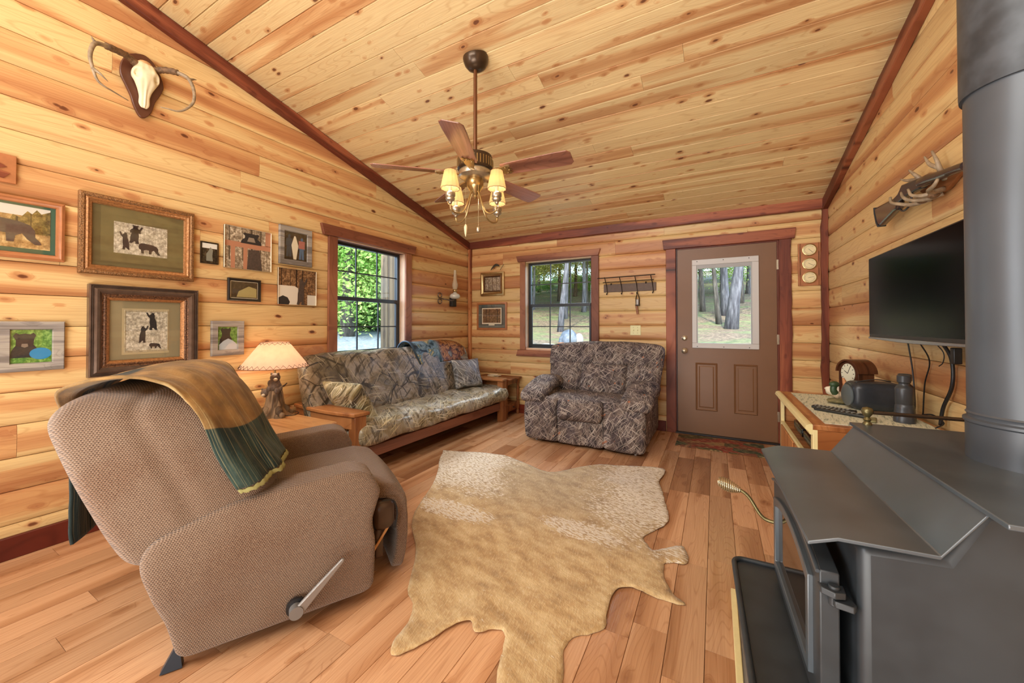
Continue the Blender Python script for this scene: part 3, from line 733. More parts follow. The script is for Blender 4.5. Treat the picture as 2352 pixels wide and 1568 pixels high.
# lever on the side
hd = Vector((.16, 0, .15)).normalized()
b = MB().prism([(.330, .105), (.338, .088), (.356, .084), (.372, .092), (.520, .246), (.522, .256), (.512, .260), (.425, .190), (.350, .126), (.334, .118)], .038, .052, 'xz')
o = b.build('lever', plain('lever_grey_metal', '8a8580', .35, .5), rec, bevel=.005, seg=3)
MB().cyl((.352, -.0, .108), (.352, -.056, .108), .024, 20).build('lever_hub', plain('hub_grey', '7d7a77', .35, .4), o, smooth=40)
MB().cyl((.352, -.012, .112), (.352, -.026, .112), .034, 20).build('escutcheon', blackm, o, smooth=40)
b = MB().lathe([(.26, .0), (.27, .006), (.27, .022), (.255, .028), (0, .028)], 40, Matrix.Translation((.36, .45, 0))); b.build('swivel_base', bronze, rec, smooth=40)
MB().box((.05, .12, .028), (.62, .78, .07)).build('base_frame', blackm, rec, bevel=.005)
b = MB().prism([(.01, 0.004), (-.05, .004), (.0, .10)], -.06, -.03, 'xz'); b.build('rear_bracket', plain('bracket_blue_black', '28323c', .4), rec)
MB().box((-.065, .06, .30), (.05, .86, .40)).build('back_rail', vinyl, rec, bevel=.02)
# ---- throw over the recliner
def usurf(w_):    # front and rear faces of the back cushion at height w
    return curve(fr, w_), curve(bk, w_)
NE = [(-.385, .34, .50), (-.385, .50, .50), (-.38, .70, .47), (-.375, .85, .40), (-.345, .945, .26), (-.24, .99, .14), (-.13, 1.0, .07), (-.05, .98, .03), (.0, .945, .008), (.055, .86, -.002), (.095, .74, -.002), (.15, .61, .004)]
FE = [(-.385, .33, .76), (-.385, .50, .77), (-.38, .70, .77), (-.37, .86, .76), (-.32, .95, .74), (-.20, .985, .73), (-.06, 1.0, .70), (.035, .985, .62), (.10, .945, .52), (.17, .84, .44), (.225, .73, .38), (.275, .655, .33)]
MI = [(-.385, .33, .63), (-.385, .50, .63), (-.38, .70, .62), (-.375, .86, .58), (-.335, .95, .50), (-.21, 1.0, .40), (-.09, 1.02, .30), (.02, .995, .21), (.085, .935, .15), (.145, .835, .11), (.20, .73, .08), (.25, .64, .07)]
ne, fe, mi = [arc([(u, v, w_) for u, w_, v in L_], 8) for L_ in (NE, FE, MI)]
def cur(L_, s):
    i = s*(len(L_)-1); k = min(int(i), len(L_)-2); return L_[k].lerp(L_[k+1], i-k)
def thr(s, t):
    A, Mi, B = cur(ne, s), cur(mi, s), cur(fe, s)
    # quadratic through near edge, shoulder and far edge
    k = .42; q = A*((t-k)*(t-1)/(k*1.0))+Mi*(t*(t-1)/(k*(k-1)))+B*(t*(t-k)/(1-k))
    cx = Vector((.0, .45, .7)); nr = (q-cx); nr = Vector((nr.x, nr.y*.6, nr.z*.8)).normalized()
    fold = (.003+.010*max(0, s-.45)*2)*math.sin(t*19+2.5*math.sin(s*4)+3*fbm(s*3, t*2))*.7+.008*fbm(s*7, t*5)
    roll = .016*math.exp(-(t/.05)**2) if s < .75 else .006*math.exp(-(t/.05)**2)
    return tuple(q+nr*(.012+.018*max(0, min(1, (s-.5)*6))+fold+roll))
o = MB().grid(120, 60, thr).build('throw_blanket', fleece, None, smooth=180, solid=.010); o.matrix_world = RM
tag(o, 'mustard throw blanket with dark green end bands draped over the recliner back', 'blanket')
MB().grid(50, 3, lambda a, b_: (lambda q, r: (q[0]+.004+.010*b_, q[1], q[2]-.004-.014*b_+.003*math.sin(a*90)))(thr(1.0, a), 0)).build('fringe', plain('throw_fringe', '8a8450', .9), o, smooth=180, solid=.006)
# ---------------------------------------------------------------- futon (local x to the front, y away from the camera)
FM = Matrix.Translation((.825, -2.655, 0)) @ Matrix.Rotation(math.radians(-2.0), 4, 'Z')
fut = empty('futon_sofa', M=FM, label='wooden-armed futon sofa with a glossy woodland camouflage mattress under the window', cat='sofa')
def futon_arm(y0, sgn, nm):
    # bowed arm board; sgn -1: outer side towards the camera
    b = MB(); n = 18; A = []; B = []
    for i in range(n+1):
        x = -.80+.81*i/n; bow = .035*math.sin(PI*min(1, (i/n)*1.02)); A.append((x, y0+(-bow if sgn < 0 else bow))); B.append((x, y0+(.135 if sgn < 0 else -.135)))
    A[-1] = (A[-1][0]-.02, A[-1][1]); b.prism(A+B[::-1], .500, .530, 'xy')
    b.build('arm_board', futw, fut, bevel=.008, seg=3)
    b = MB(); A = [(x, y+(.018 if sgn < 0 else -.018)) for x, y in A[:-1]]; B = [(x, y+(.022 if sgn < 0 else -.022)) for x, y in A]; b.prism(A+B[::-1], .405, .50, 'xy'); b.build('arm_rail', futw, fut, bevel=.004)
    ya, yb = (y0+.012, y0+.115) if sgn < 0 else (y0-.115, y0-.012)
    MB().box((-.085, ya, 0), (-.008, yb, .50)).build('leg', futw, fut, bevel=.006)
    MB().box((-.78, ya, 0), (-.70, yb, .50)).build('leg', futw, fut, bevel=.006)
    MB().box((-.70, (ya+yb)/2-.02, .12), (-.085, (ya+yb)/2+.02, .20)).build('stretcher', futw, fut, bevel=.004)
futon_arm(0.0, -1, 'near'); futon_arm(2.21, 1, 'far')
MB().box((-1.01, -.045, -.015), (1.01, .045, .015)).build('front_rail', futr, fut, bevel=.004, local=frameM((-.055, 1.105, .19), (0,1,0), (0,0,1), (1,0,0)))
b = MB()
for i in range(11): b.box((-.70, .14+i*.186, .235), (-.07, .20+i*.186, .25))
b.build('slats', futr, fut)
MB().box((-.03, .1, .12), (.0, 2.11, .9)).build('back_frame', futr, fut, bevel=.004, local=Matrix.Translation((-.68, 0, .0)) @ Matrix.Rotation(math.radians(-6), 4, 'Y'))
def wr(p, k, sc=1): return k*(fbm(p[0]*4*sc, p[1]*5*sc, p[2]*4*sc)+.6*fbm(p[0]*11*sc, p[1]*9*sc, p[2]*12*sc+4))
def seatm(p):
    x, y, z = p; q = Vector(p)
    dz = wr(p, .012)+.006*math.sin(y*19+x*11)*(z > .35)
    sag = .02*math.sin(PI*max(0, min(1, (y-.1)/2.1)))
    return (x+.010*math.sin(y*9)*(x > -.05)+wr((y, z, x), .010)*(x > -.2), y+wr((z, x, y), .006), z+dz-sag*(z > .3)+(.02 if z < .3 and x < -.1 else 0))
MB().soft((-.62, .035, .245), (.028, 2.225, .435), .085, (18, 60, 8), fn=seatm).build('seat_mattress', camo_s, fut, smooth=180, sub=1)
def backm(p):
    x, y, z = p; t_ = (z-.36)/(.95-.36)
    return (x-.17*t_+wr(p, .012)+.018*math.sin(PI*t_)*math.sin(PI*(y+.02)/2.2), y+wr((z, x, y), .008), z+wr((y, x, 3), .012)*(t_ > .5)-.03*max(0, 1-(y+.03)/.35)**2*t_)
MB().soft((-.625, -.03, .34), (-.455, 2.20, .95), .085, (10, 60, 20), fn=backm).build('back_mattress', camo_f, fut, smooth=180, sub=1)
def pillow(name, size, th, M, mat, label, grp=None, seed=0):
    def top(sg):
        def f(a, b_):
            x, y = a*2-1, b_*2-1
            e = (1-x**2)*(1-y**2); pin = 1-.10*(1-abs(x)**1.5)*abs(y)**2-.0; pin2 = 1-.10*(1-abs(y)**1.5)*abs(x)**2
            return (x*size[0]/2*pin2, y*size[1]/2*pin, sg*th/2*max(e, 0)**.42+.012*fbm(x*2+seed, y*2, sg)*(e > .05))
        return f
    b = MB(); b.grid(24, 24, top(1)); n0 = len(b.v); b.grid(24, 24, top(-1))
    b.f = [f if max(f) < n0 else f[::-1] for f in b.f]; b.uv = {}
    o = b.build(name, mat, None, smooth=180, sub=1); o.matrix_world = M
    m = o.modifiers.new('weld', 'WELD'); m.merge_threshold = .0005; o.modifiers.move(1, 0)
    tag(o, label, 'cushion', grp); return o
pillow('throw_pillow', (.43, .43), .17, FM @ Matrix.Translation((-.33, .215, .55)) @ Matrix.Rotation(math.radians(8), 4, 'Z') @ Matrix.Rotation(math.radians(-58), 4, 'X') @ Matrix.Rotation(math.radians(0), 4, 'Z') , camo_q, 'pale grass-print cushion slumped beside the near arm of the futon')
pillow('throw_pillow', (.40, .38), .15, FM @ Matrix.Translation((-.40, 1.90, .60)) @ Matrix.Rotation(math.radians(-22), 4, 'Z') @ Matrix.Rotation(math.radians(70), 4, 'Y') @ Matrix.Rotation(PI/2, 4, 'Z'), camo_p, 'grey camouflage cushion propped upright at the far end of the futon', seed=5)
# bear-print throw over the futon back
bp = arc([(-.84, 0, .70), (-.83, 0, .84), (-.80, 0, .945), (-.73, 0, .985), (-.655, 0, .955), (-.615, 0, .86), (-.585, 0, .75)], 8)
def bthr(s, t):
    i = s*(len(bp)-1); k = min(int(i), len(bp)-2); p = bp[k].lerp(bp[k+1], i-k); tg = (bp[k+1]-bp[k]).normalized(); nr = Vector((-tg.z, 0, tg.x))
    y = lerp(1.20, 2.12, t)+.02*math.sin(s*7)+.10*(s-.5)*(1-t)
    off = .016+.010*fbm(s*3, t*4)+.014*math.exp(-((t)/.05)**2)+.012*math.exp(-((t-.42)/.03)**2)
    q = p+nr*off; return (q.x, y, q.z-.045*max(0, (t-.75)/.25)**2)
o = MB().grid(44, 50, bthr).build('bear_print_throw', bearthrow, None, smooth=180, solid=.014); o.matrix_world = FM
tag(o, 'glossy blue, green and brown printed throw folded over the far end of the futon back', 'blanket')
bd = MB().tube([Vector(bthr(s/30, .0))+Vector((0, -.004, 0)) for s in range(0, 31)], .011, 8).build('binding', plain('navy_binding', '263a48', .5), o, smooth=180)
# ---------------------------------------------------------------- side table, lamp, tissues
st = empty('side_table', (.40, -3.06, 0), label='square honey oak side table between the recliner and the futon', cat='table')
MB().box((-.29, -.40, -.0125), (.29, .40, .0125)).build('table_top', oakm, st, bevel=.009, seg=3, local=frameM((-.01, -.02, .4875), (0,1,0), (-1,0,0), (0,0,1)) @ Matrix.Scale(1, 4)).matrix_local
o = bpy.data.objects['table_top']; o.matrix_local = frameM((.0, -.0, .4875), (1,0,0), (0,1,0), (0,0,1)) @ Matrix.Diagonal((1.34, .72, 1, 1))
e_ = MB().box((-.392, -.290, .455), (.392, .290, .475)).build('table_moulding', oak_end, st, bevel=.006)
MB().box((-.36, -.255, .39), (.36, .255, .455)).build('apron', oakm, st, bevel=.002)
for sx in (-1, 1):
    for sy in (-1, 1): MB().box((sx*.35-.025, sy*.245-.025, 0), (sx*.35+.025, sy*.245+.025, .455)).build('leg', oakm, st, bevel=.004)
lm_ = empty('table_lamp', (.225, -2.895, .5), label='lit table lamp with a stitched parchment shade and a carved bears-on-stump base', cat='lamp')
carve = plain('carved_bear_brown', '5a4a3c', .6, var=.35, sc=60, bump=.003)
stump_m = wood('stump_bark', '8a7256', '6d583f', '4e3d2b', axis=2, bands=60, along=6, knots=0, rough=.7)
def stump(a, r, z):
    lobes = .5+.5*math.cos(5*a+.6); return r*(1+.07*math.sin(11*a+z*30)+(.55*lobes*max(0, (1-z/.075))**1.6 if z < .075 else 0))
MB().lathe([(.0, 0), (.062, 0), (.060, .012), (.055, .03), (.049, .055), (.044, .09), (.041, .12), (.036, .14), (0, .145)], 60, fr=stump, cap=False).build('tree_stump', stump_m, lm_, smooth=60)
for k in range(5):
    a = 2*PI*k/5-.12; MB().tube(arc([(math.cos(a)*.04, math.sin(a)*.04, .045), (math.cos(a)*.07, math.sin(a)*.07, .02), (math.cos(a+.1)*.098, math.sin(a+.1)*.098, .008)], 5), [.022]*5+[.016]*5+[.008], 8).build('root', stump_m, lm_, smooth=180)
R_, T_ = Vector((.88, .476, 0)), Vector((.476, -.88, 0))
def at3(r, t, z): return tuple(R_*r+T_*t+Vector((0, 0, z)))
pale_m = plain('carved_muzzle', 'b7a68c', .6)
def carved(hc, hr, mz, body, nm):
    b = MB()
    for c_, r_ in body: b.ell(at3(*c_), r_, seg=14, rings=10)
    b.ell(at3(*hc), (hr, hr, hr*.92), seg=16, rings=12)
    for s in (-1, 1): b.ell(at3(hc[0]+s*hr*.72, hc[1]+.002, hc[2]+hr*.72), (hr*.28, hr*.24, hr*.30), seg=10, rings=6)
    o = b.build(nm, carve, lm_, smooth=180); MB().ell(at3(*mz), (hr*.42, hr*.42, hr*.34), seg=12, rings=8).build('muzzle', pale_m, o, smooth=180)
carved((-.040, .022, .128), .025, (-.038, .045, .120), [((0, 0, .158), (.040, .036, .034)), ((.026, .02, .140), (.016, .016, .020)), ((-.015, .026, .150), (.016, .016, .018)), ((.040, .012, .150), (.012, .012, .012))], 'carved_bear')
carved((.006, .006, .208), .027, (.022, .028, .200), [((0, 0, .178), (.030, .028, .030)), ((-.022, .012, .178), (.012, .012, .018))], 'carved_bear')
b = MB().tube([(.03, .01, .155), (.06, .02, .165), (.08, .025, .18)], [.006, .005, .003], 6); b.build('twig', stump_m, lm_, smooth=180)
MB().cyl((0, 0, .22), (0, 0, .36), .006, 10).build('stem', brass, lm_, smooth=40)
sh = MB().lathe([(.178, .265), (.071, .398)], 48, cap=False).build('lamp_shade', shade_m, lm_, smooth=180, solid=.002)
for (r_, z_, a_) in ((.179, .265, .012), (.072, .397, .006)): MB().tube([(r_*math.cos(2*PI*i/48), r_*math.sin(2*PI*i/48), z_) for i in range(49)], .0016, 6, cap=False).build('shade_wire', oak_end, sh, smooth=180)
lace = plain('dark_lacing', '4a2c1c', .7); zig = []
for (r_, z_, h_, n_) in ((.1795, .267, .016, 34), (.0735, .396, -.010, 18)):
    pts = []
    for i in range(2*n_+1):
        a = PI*i/n_; up = i % 2; rr_ = r_-(.0125 if h_ > 0 else -.0085)*up; pts.append(((rr_+.001)*math.cos(a), (rr_+.001)*math.sin(a), z_+h_*up))
    MB().tube(pts, .0011, 5, cap=False).build('lacing', lace, sh)
MB().ell((0, 0, .33), (.022, .022, .032)).build('light_bulb', bulb, lm_, smooth=180)
lamp('lamp_glow', 'POINT', (.225, -2.895, .95), 9, (1, .84, .62), rad=.03)
for c_ in list(lm_.children): c_.matrix_basis = Matrix.Diagonal((1.28, 1.28, 1.42, 1)) @ c_.matrix_basis
tag(MB().tube(arc([(.30, -2.86, .504), (.33, -2.80, .504), (.28, -2.74, .504), (.18, -2.73, .504), (.03, -2.76, .504)], 6), .003, 6).build('lamp_cord', blackm, None, smooth=180), 'thin dark cord trailing behind the table lamp to the wall', 'cord')
tb = empty('tissue_box', (.10, -3.10, .5), .2, 'grey square tissue box with a white tissue, half hidden behind the recliner', 'tissue box')
MB().box((-.06, -.06, 0), (.06, .06, .125)).build('box', plain('tissue_carton', 'b9b4aa', .6, var=.1, sc=60), tb, bevel=.002)
MB().grid(10, 10, lambda a, b_: ((a-.5)*.05*(1-.4*b_)+.01*math.sin(b_*7), .012*math.sin(a*9+b_*4), .12+.07*b_*(1-.6*abs(a-.4)))).build('tissue', tissuem, tb, smooth=180, solid=.001)
# ---------------------------------------------------------------- end table in the corner
et = empty('end_table', (.60, -.215, 0), label='small dark oak end table with turned legs in the corner beyond the futon', cat='table')
MB().box((-.29, -.175, .478), (.29, .185, .50)).build('table_top', oak_end, et, bevel=.005)
MB().box((-.25, -.165, .42), (.25, .165, .478)).build('apron', oak_end, et, bevel=.003)
for sx in (-1, 1):
    for sy in (-1, 1):
        M = Matrix.Translation((sx*.24, sy*.155, 0)); MB().lathe([(.0, 0), (.014, 0), (.022, .02), (.022, .05), (.016, .06), (.024, .07), (.024, .17), (.014, .18), (.020, .20), (.013, .24), (.019, .34), (.013, .40), (.023, .42), (.023, .478), (0, .478)], 14, M).build('leg', oak_end, et, smooth=40)
MB().box((-.24, -.155, .07), (.24, .155, .17)).build('lower_case', oak_end, et, bevel=.003)
dr = MB().box((.24, -.125, .085), (.252, .125, .16)).build('drawer', oak_end, et, bevel=.004); MB().ell((.262, 0, .122), (.012, .012, .012)).build('knob', bronze, dr, smooth=180)
for k, (dx, dy, rz, w_, l_) in enumerate(((0, -.02, .2, .15, .21), (.01, 0, -.35, .10, .16), (-.04, .05, .1, .12, .10), (.05, -.04, .6, .06, .10))):
    o = MB().box((-w_/2, -l_/2, 0), (w_/2, l_/2, .008)).build('paper_pad', cream, None, bevel=.002); o.location = (.56+dx, -.22+dy, .50+.0085*k); o.rotation_euler = (0, 0, rz)
    tag(o, 'pale flat pad in the little stack on the corner end table', 'notepad', 'stack of pads on the end table')
# ---------------------------------------------------------------- loveseat recliner
ls = empty('camouflage_loveseat', (2.04, -.55, 0), label='wide camouflage-cloth reclining loveseat under the far window', cat='armchair')
def q3(p, k=.006): return (p[0]+k*fbm(p[1]*6, p[2]*6, p[0]*3), p[1]+k*fbm(p[0]*6, p[2]*6, 5), p[2]+k*fbm(p[0]*6, p[1]*6, 9))
MB().soft((-.565, -.46, .045), (.565, .42, .42), .05, (16, 14, 8), fn=lambda p: q3(p)).build('base', camo_l, ls, smooth=180, sub=1)
for s in (-1, 1):
    # side wings of the front panel, full height
    def wing(p, s=s):
        x, y, z = p; t_ = (z-.035)/.45
        return q3((x+s*.012*math.sin(PI*t_), y-.020*math.sin(PI*t_)+.03*max(0, t_-.8), z), .006)
    lo, hi = (-.600, -.235) if s < 0 else (.205, .595)
    MB().soft((lo, -.505, .018), (hi, -.40, .470), .05, (12, 6, 16), bulge=(0, .02, 0), fn=wing).build('front_wing', camo_l, ls, smooth=180, sub=1)
    # arm body and padded arm rest
    a0, a1 = (-.600, -.40) if s < 0 else (.40, .600)
    MB().soft((a0, -.46, .04), (a1, .43, .50), .06, (8, 16, 12), bulge=(.015, 0, 0), fn=lambda p: q3(p)).build('arm', camo_l, ls, smooth=180, sub=1)
    b0, b1 = (-.655, -.375) if s < 0 else (.375, .66)
    def pad(p, s=s):
        x, y, z = p; t_ = (y+.50)/.68
        return q3((x, y, z-.085*max(0, 1-t_*1.5)**1.6-.03*max(0, (t_-.8))*4+.018*math.sin(PI*min(1, t_))), .006)
    MB().soft((b0, -.535, .488), (b1, .16, .602), .055, (14, 22, 8), bulge=(0, 0, .018), fn=pad).build('arm_pad', camo_l, ls, smooth=180, sub=1)
MB().soft((-.245, -.535, .255), (.215, -.40, .475), .06, (14, 6, 12), bulge=(0, .03, 0), fn=lambda p: q3(p, .008)).build('front_pad', camo_l, ls, smooth=180, sub=1)
MB().soft((-.25, -.485, .018), (.22, -.42, .27), .035, (14, 4, 10), bulge=(0, .012, 0), fn=lambda p: q3((p[0], p[1]+.008*math.sin(p[0]*30), p[2]), .008)).build('front_skirt', camo_l, ls, smooth=180, sub=1)
MB().soft((-.41, -.47, .34), (.41, .16, .465), .05, (18, 16, 6), bulge=(0, 0, .012), fn=lambda p: q3(p, .008)).build('seat', camo_l, ls, smooth=180, sub=1)
def shear(p):
    x, y, z = p; t_ = (z-.40)/.6
    return q3((x*(1+.055*t_)+.035+.02*t_, y+.11*t_, z+.012*math.sin(x*4+1)*(t_ > .7)-.03*abs(x/.6)**6*(t_ > .6)), .007)
MB().soft((-.60, .10, .38), (.59, .29, .985), .09, (30, 8, 26), fn=shear).build('backrest', camo_l, ls, smooth=180, sub=1)
for x0_, x1_, z0_, z1_, y_, nm in ((-.225, .275, .43, .775, .005, 'lumbar_pillow'), (-.60, -.20, .43, .80, .035, 'side_bolster'), (.25, .60, .43, .80, .035, 'side_bolster'), (-.61, .605, .745, 1.0, .03, 'head_roll')):
    MB().soft((x0_, y_, z0_), (x1_, y_+.15, z1_), .05, (18, 6, 16), bulge=(0, .03, 0), fn=shear).build(nm, camo_l, ls, smooth=180, sub=1)
for s in (-1, 1): MB().cyl((s*.5, -.42, 0), (s*.5, -.42, .04), .012, 12).build('foot', white, ls, smooth=40); MB().cyl((s*.5, .36, 0), (s*.5, .36, .05), .02, 12).build('foot', blackm, ls, smooth=40)
# ---------------------------------------------------------------- cowhide rug
out = [(0.92,-1.73),(1.15,-1.66),(1.50,-1.58),(1.70,-1.63),(1.92,-1.72),(2.04,-1.71),(2.18,-1.53),(2.32,-1.38),(2.55,-1.31),(2.78,-1.25),(2.83,-1.31),(2.81,-1.52),(2.85,-1.66),(2.88,-1.80),(2.92,-1.98),(2.93,-2.12),(2.87,-2.24),(2.83,-2.34),(2.86,-2.40),(2.90,-2.44),(2.97,-2.37),(3.01,-2.335),(3.04,-2.34),(3.065,-2.44),(3.05,-2.49),(3.0,-2.505),(2.96,-2.54),(2.985,-2.68),(3.03,-2.75),(3.07,-2.785),(3.00,-2.80),(2.92,-2.795),(2.84,-2.79),(2.79,-2.84),(2.785,-2.95),(2.80,-3.06),(2.765,-3.12),(2.70,-3.18),(2.70,-3.26),(2.73,-3.34),(2.74,-3.44),(2.70,-3.56),(2.60,-3.58),(2.54,-3.46),(2.50,-3.36),(2.47,-3.28),(2.42,-3.29),(2.37,-3.34),(2.32,-3.30),(2.27,-3.36),(2.22,-3.48),(2.165,-3.56),(2.12,-3.52),(2.10,-3.42),(2.04,-3.33),(1.96,-3.28),(1.80,-3.05),(1.57,-2.84),(1.44,-2.62),(1.35,-2.41),(1.20,-2.15),(1.05,-1.95)]
cen = (2.12, -2.42)
from mathutils.geometry import delaunay_2d_cdt
P_ = arc([(x-cen[0], y-cen[1], 0) for x, y in out+out[:1]], 4)[:-1]
P_ = [Vector((p.x+.006*fbm(p.x*30, p.y*30, 2), p.y+.006*fbm(p.x*30+5, p.y*30, 2))) for p in P_]
n = len(P_); rr = random.Random(4); gp = []
def edge_d(x, y):
    return min(math.hypot(x-q.x, y-q.y) for q in P_)
def inside(x, y):
    c = False
    for i in range(n):
        a_, b_ = P_[i], P_[i-1]
        if (a_.y > y) != (b_.y > y) and x < (b_.x-a_.x)*(y-a_.y)/(b_.y-a_.y)+a_.x: c = not c
    return c
for i in range(-50, 50):
    for j in range(-52, 52):
        x, y = i*.026+(j % 2)*.013, j*.023
        if inside(x, y) and edge_d(x, y) > .014: gp.append(Vector((x, y)))
vo, eo, fo, _, _, _ = delaunay_2d_cdt(P_+gp, [(i, (i+1) % n) for i in range(n)], [], 1, 1e-5)
bm = bmesh.new(); vs = []
for v in vo:
    x, y = v; d_ = edge_d(x, y); k = min(1, d_/.12)
    z = .006+k*(.012*(.5+.5*math.sin(x*1.6-y*8+1.5*fbm(x*2, y*2)))*(.5+fbm(x*1.3, y*1.3, 4))+.006*fbm(x*4, y*4)+.008*math.exp(-((x-.06+.2*y+.02*math.sin(y*5))/.05)**2))
    z += (1-k)*.016*max(0, fbm(x*2.2, y*2.2, 7))
    vs.append(bm.verts.new((x, y, max(.004, z))))
for f in fo: bm.faces.new([vs[i] for i in f])
bmesh.ops.recalc_face_normals(bm, faces=bm.faces)
if sum(f.normal.z for f in bm.faces) < 0: bmesh.ops.reverse_faces(bm, faces=bm.faces)
me = bpy.data.meshes.new('cowhide_rug'); bm.to_mesh(me); bm.free(); me.materials.append(hide)
me.polygons.foreach_set('use_smooth', [True]*len(me.polygons))
rug = bpy.data.objects.new('cowhide_rug', me); C.objects.link(rug); rug.location = (cen[0], cen[1], 0)
q = rug.modifiers.new('solid', 'SOLIDIFY'); q.thickness = .004; q.offset = -1
tag(rug, 'tan and white speckled cowhide spread on the floor between the seats', 'rug')
# doormat
t = NT('lodge_doormat'); P = t.obj(); v_ = t.vor(t.map(P, (5, 9, 1)), 1, 'F1', 1); s_ = t.sep(v_)
c = t.ramp(s_[0], [(0, '7a4a34'), (.25, '8a3d2c'), (.45, '5c5030'), (.62, '96764c'), (.8, '3e4a34')], 'CONSTANT')
nn = t.noise(t.map(P, (14, 60, 1), rot=(0, 0, .4)), 1, 3); c = t.mix(t.mr(nn, .55, .64, 0, .8), c, 'b59a6a'); c = t.mix(t.mr(t.noise(t.map(P, (16, 50, 1), rot=(0, 0, -.5)), 1, 3), .57, .64, 0, .8), c, '2e2a1c')
t.bump(t.noise(P, 200, 1), .001); matm = t.fin(c, .9)
o = MB().box((-.385, -.215, 0), (.385, .215, .008)).build('doormat', matm, None, bevel=.003); o.location = (3.22, -.29, .0005); tag(o, 'red, brown and green patchwork doormat at the brown door', 'doormat')
# ---------------------------------------------------------------- ceiling fan
fx, fy = 1.795, -2.495; fz = ceil_z(fy)
fan = empty('ceiling_fan', (fx, fy, fz), label='five-blade walnut ceiling fan with four small lit pleated shades', cat='ceiling fan')
tilt = Matrix.Rotation(ca, 4, 'X')
MB().lathe([(.0, .0), (.082, .0), (.085, -.012), (.083, -.03), (.075, -.055), (.055, -.080), (.030, -.092), (.0, -.094)], 32, tilt).build('canopy', bronze, fan, smooth=40)
zb = 2.192-fz
MB().cyl((0, 0, -.07), (0, 0, zb+.135), .0125, 14).build('downrod', rodm, fan, smooth=40)
MB().lathe([(0, .135), (.03, .135), (.09, .128), (.112, .120), (.118, .10), (.118, .035), (.105, .025), (0, .025)], 36, Matrix.Translation((0, 0, zb))).build('motor_housing', bronze, fan, smooth=40)
b = MB()
for k in range(36):
    a = 2*PI*k/36; b.box((.1165, -.003, .04), (.121, .003, .095), Matrix.Translation((0, 0, zb)) @ Matrix.Rotation(a, 4, 'Z'))
b.build('filigree', brass, bpy.data.objects['motor_housing'])
MB().lathe([(0, .025), (.104, .025), (.112, .008), (.108, -.012), (.09, -.024), (.06, -.03), (0, -.03)], 36, Matrix.Translation((0, 0, zb))).build('flywheel_housing', pewter, fan, smooth=40)
MB().lathe([(0, -.03), (.052, -.03), (.055, -.045), (.055, -.075), (.050, -.085), (.040, -.10), (.022, -.125), (.012, -.135), (.014, -.15), (.006, -.16), (0, -.16)], 28, Matrix.Translation((0, 0, zb))).build('switch_housing', brass, fan, smooth=40)
for k in range(5):
    a = math.radians(-67+72*k)
    Mb = Matrix.Translation((0, 0, zb)) @ Matrix.Rotation(a, 4, 'Z') @ Matrix.Rotation(math.radians(-13), 4, 'X')
    pts = [(.20, -.052), (.24, -.056), (.56, -.068), (.635, -.066), (.655, -.045), (.655, .045), (.635, .066), (.56, .068), (.24, .056), (.20, .052)]
    bl = MB().prism(pts, .002, .008, 'xy').build('blade', blade_m, fan, bevel=.002, local=Mb)
    b = MB().prism([(.09, -.016), (.14, -.020), (.17, -.030), (.20, -.034), (.245, -.040), (.262, -.030), (.245, -.016), (.262, 0), (.245, .016), (.262, .030), (.245, .040), (.20, .034), (.17, .030), (.14, .020), (.09, .016)], -.006, .0015, 'xy')
    for (sx_, sy_) in ((.23, -.026), (.23, .026), (.248, 0)): b.ell((sx_, sy_, -.008), (.007, .007, .004), seg=10, rings=6)
    b.build('blade_bracket', brass, bl, smooth=40)
for k in range(4):
    a = math.radians(-23+90*k)+math.radians(8); M = Matrix.Translation((0, 0, zb)) @ Matrix.Rotation(a, 4, 'Z')
    ar = MB().tube(arc([(.02, 0, -.10), (.045, 0, -.145), (.060, 0, -.185), (.095, 0, -.255), (.145, 0, -.285), (.195, 0, -.275), (.205, 0, -.24)], 6), .0055, 10, M=M).build('light_arm', brass, fan, smooth=180)
    MB().lathe([(0, -.205), (.008, -.205), (.012, -.195), (.021, -.19), (.024, -.182), (.020, -.176), (.025, -.17), (.025, -.155), (.020, -.15), (0, -.15)], 18, M @ Matrix.Translation((.205, 0, .03)) @ Matrix.Diagonal((1.25, 1.25, 1.3, 1))).build('socket_cup', pewter, ar, smooth=40)
    MB().cyl((.205, 0, -.168), (.205, 0, -.10), .011, 12, M).build('candle_sleeve', cream, ar, smooth=40)
    MB().lathe([(.058, -.145), (.035, -.03)], 48, M @ Matrix.Translation((.205, 0, 0)), cap=False, fr=lambda a_, r, z: r*(1+.035*math.cos(12*a_))).build('pleated_shade', shade_f, ar, smooth=180, solid=.0015)
    for r_, z_ in ((.0585, -.145), (.0355, -.03)): MB().tube([M @ Vector((.205+r_*(1+.035*math.cos(12*q*PI/48))*math.cos(q*PI/48), r_*(1+.035*math.cos(12*q*PI/48))*math.sin(q*PI/48), z_)) for q in range(97)], .0016, 5, False).build('shade_trim', oak_end, ar, smooth=180)
    MB().ell((.205, 0, -.08), (.011, .011, .019), M, 12, 8).build('light_bulb', bulb, ar, smooth=180)
    p = Matrix.Translation((fx, fy, fz)) @ M @ Vector((.205, 0, -.125)); lamp('fan_bulb_glow', 'POINT', p, 3.2, (1, .82, .58), rad=.015)
for (dx, dy, L_, kk) in ((-.055, -.03, .245, 0), (.045, -.03, .275, 1)):
    pc_ = MB().cyl((dx, dy, zb-.08), (dx, dy, zb-.08-L_), .0014, 6).build('pull_chain', steel, fan)
    if kk == 0: MB().lathe([(0, .0), (.005, -.004), (.012, -.022), (.008, -.06), (.002, -.085), (0, -.086)], 12, Matrix.Translation((dx, dy, zb-.08-L_)), cap=False).build('pull_knob', plain('ivory_pull', 'd8c9a2', .5), pc_, smooth=60)
    else: MB().ell((dx, dy, zb-.10-L_), (.014, .014, .020), seg=12, rings=8).build('pull_knob', pewter, pc_, smooth=60)
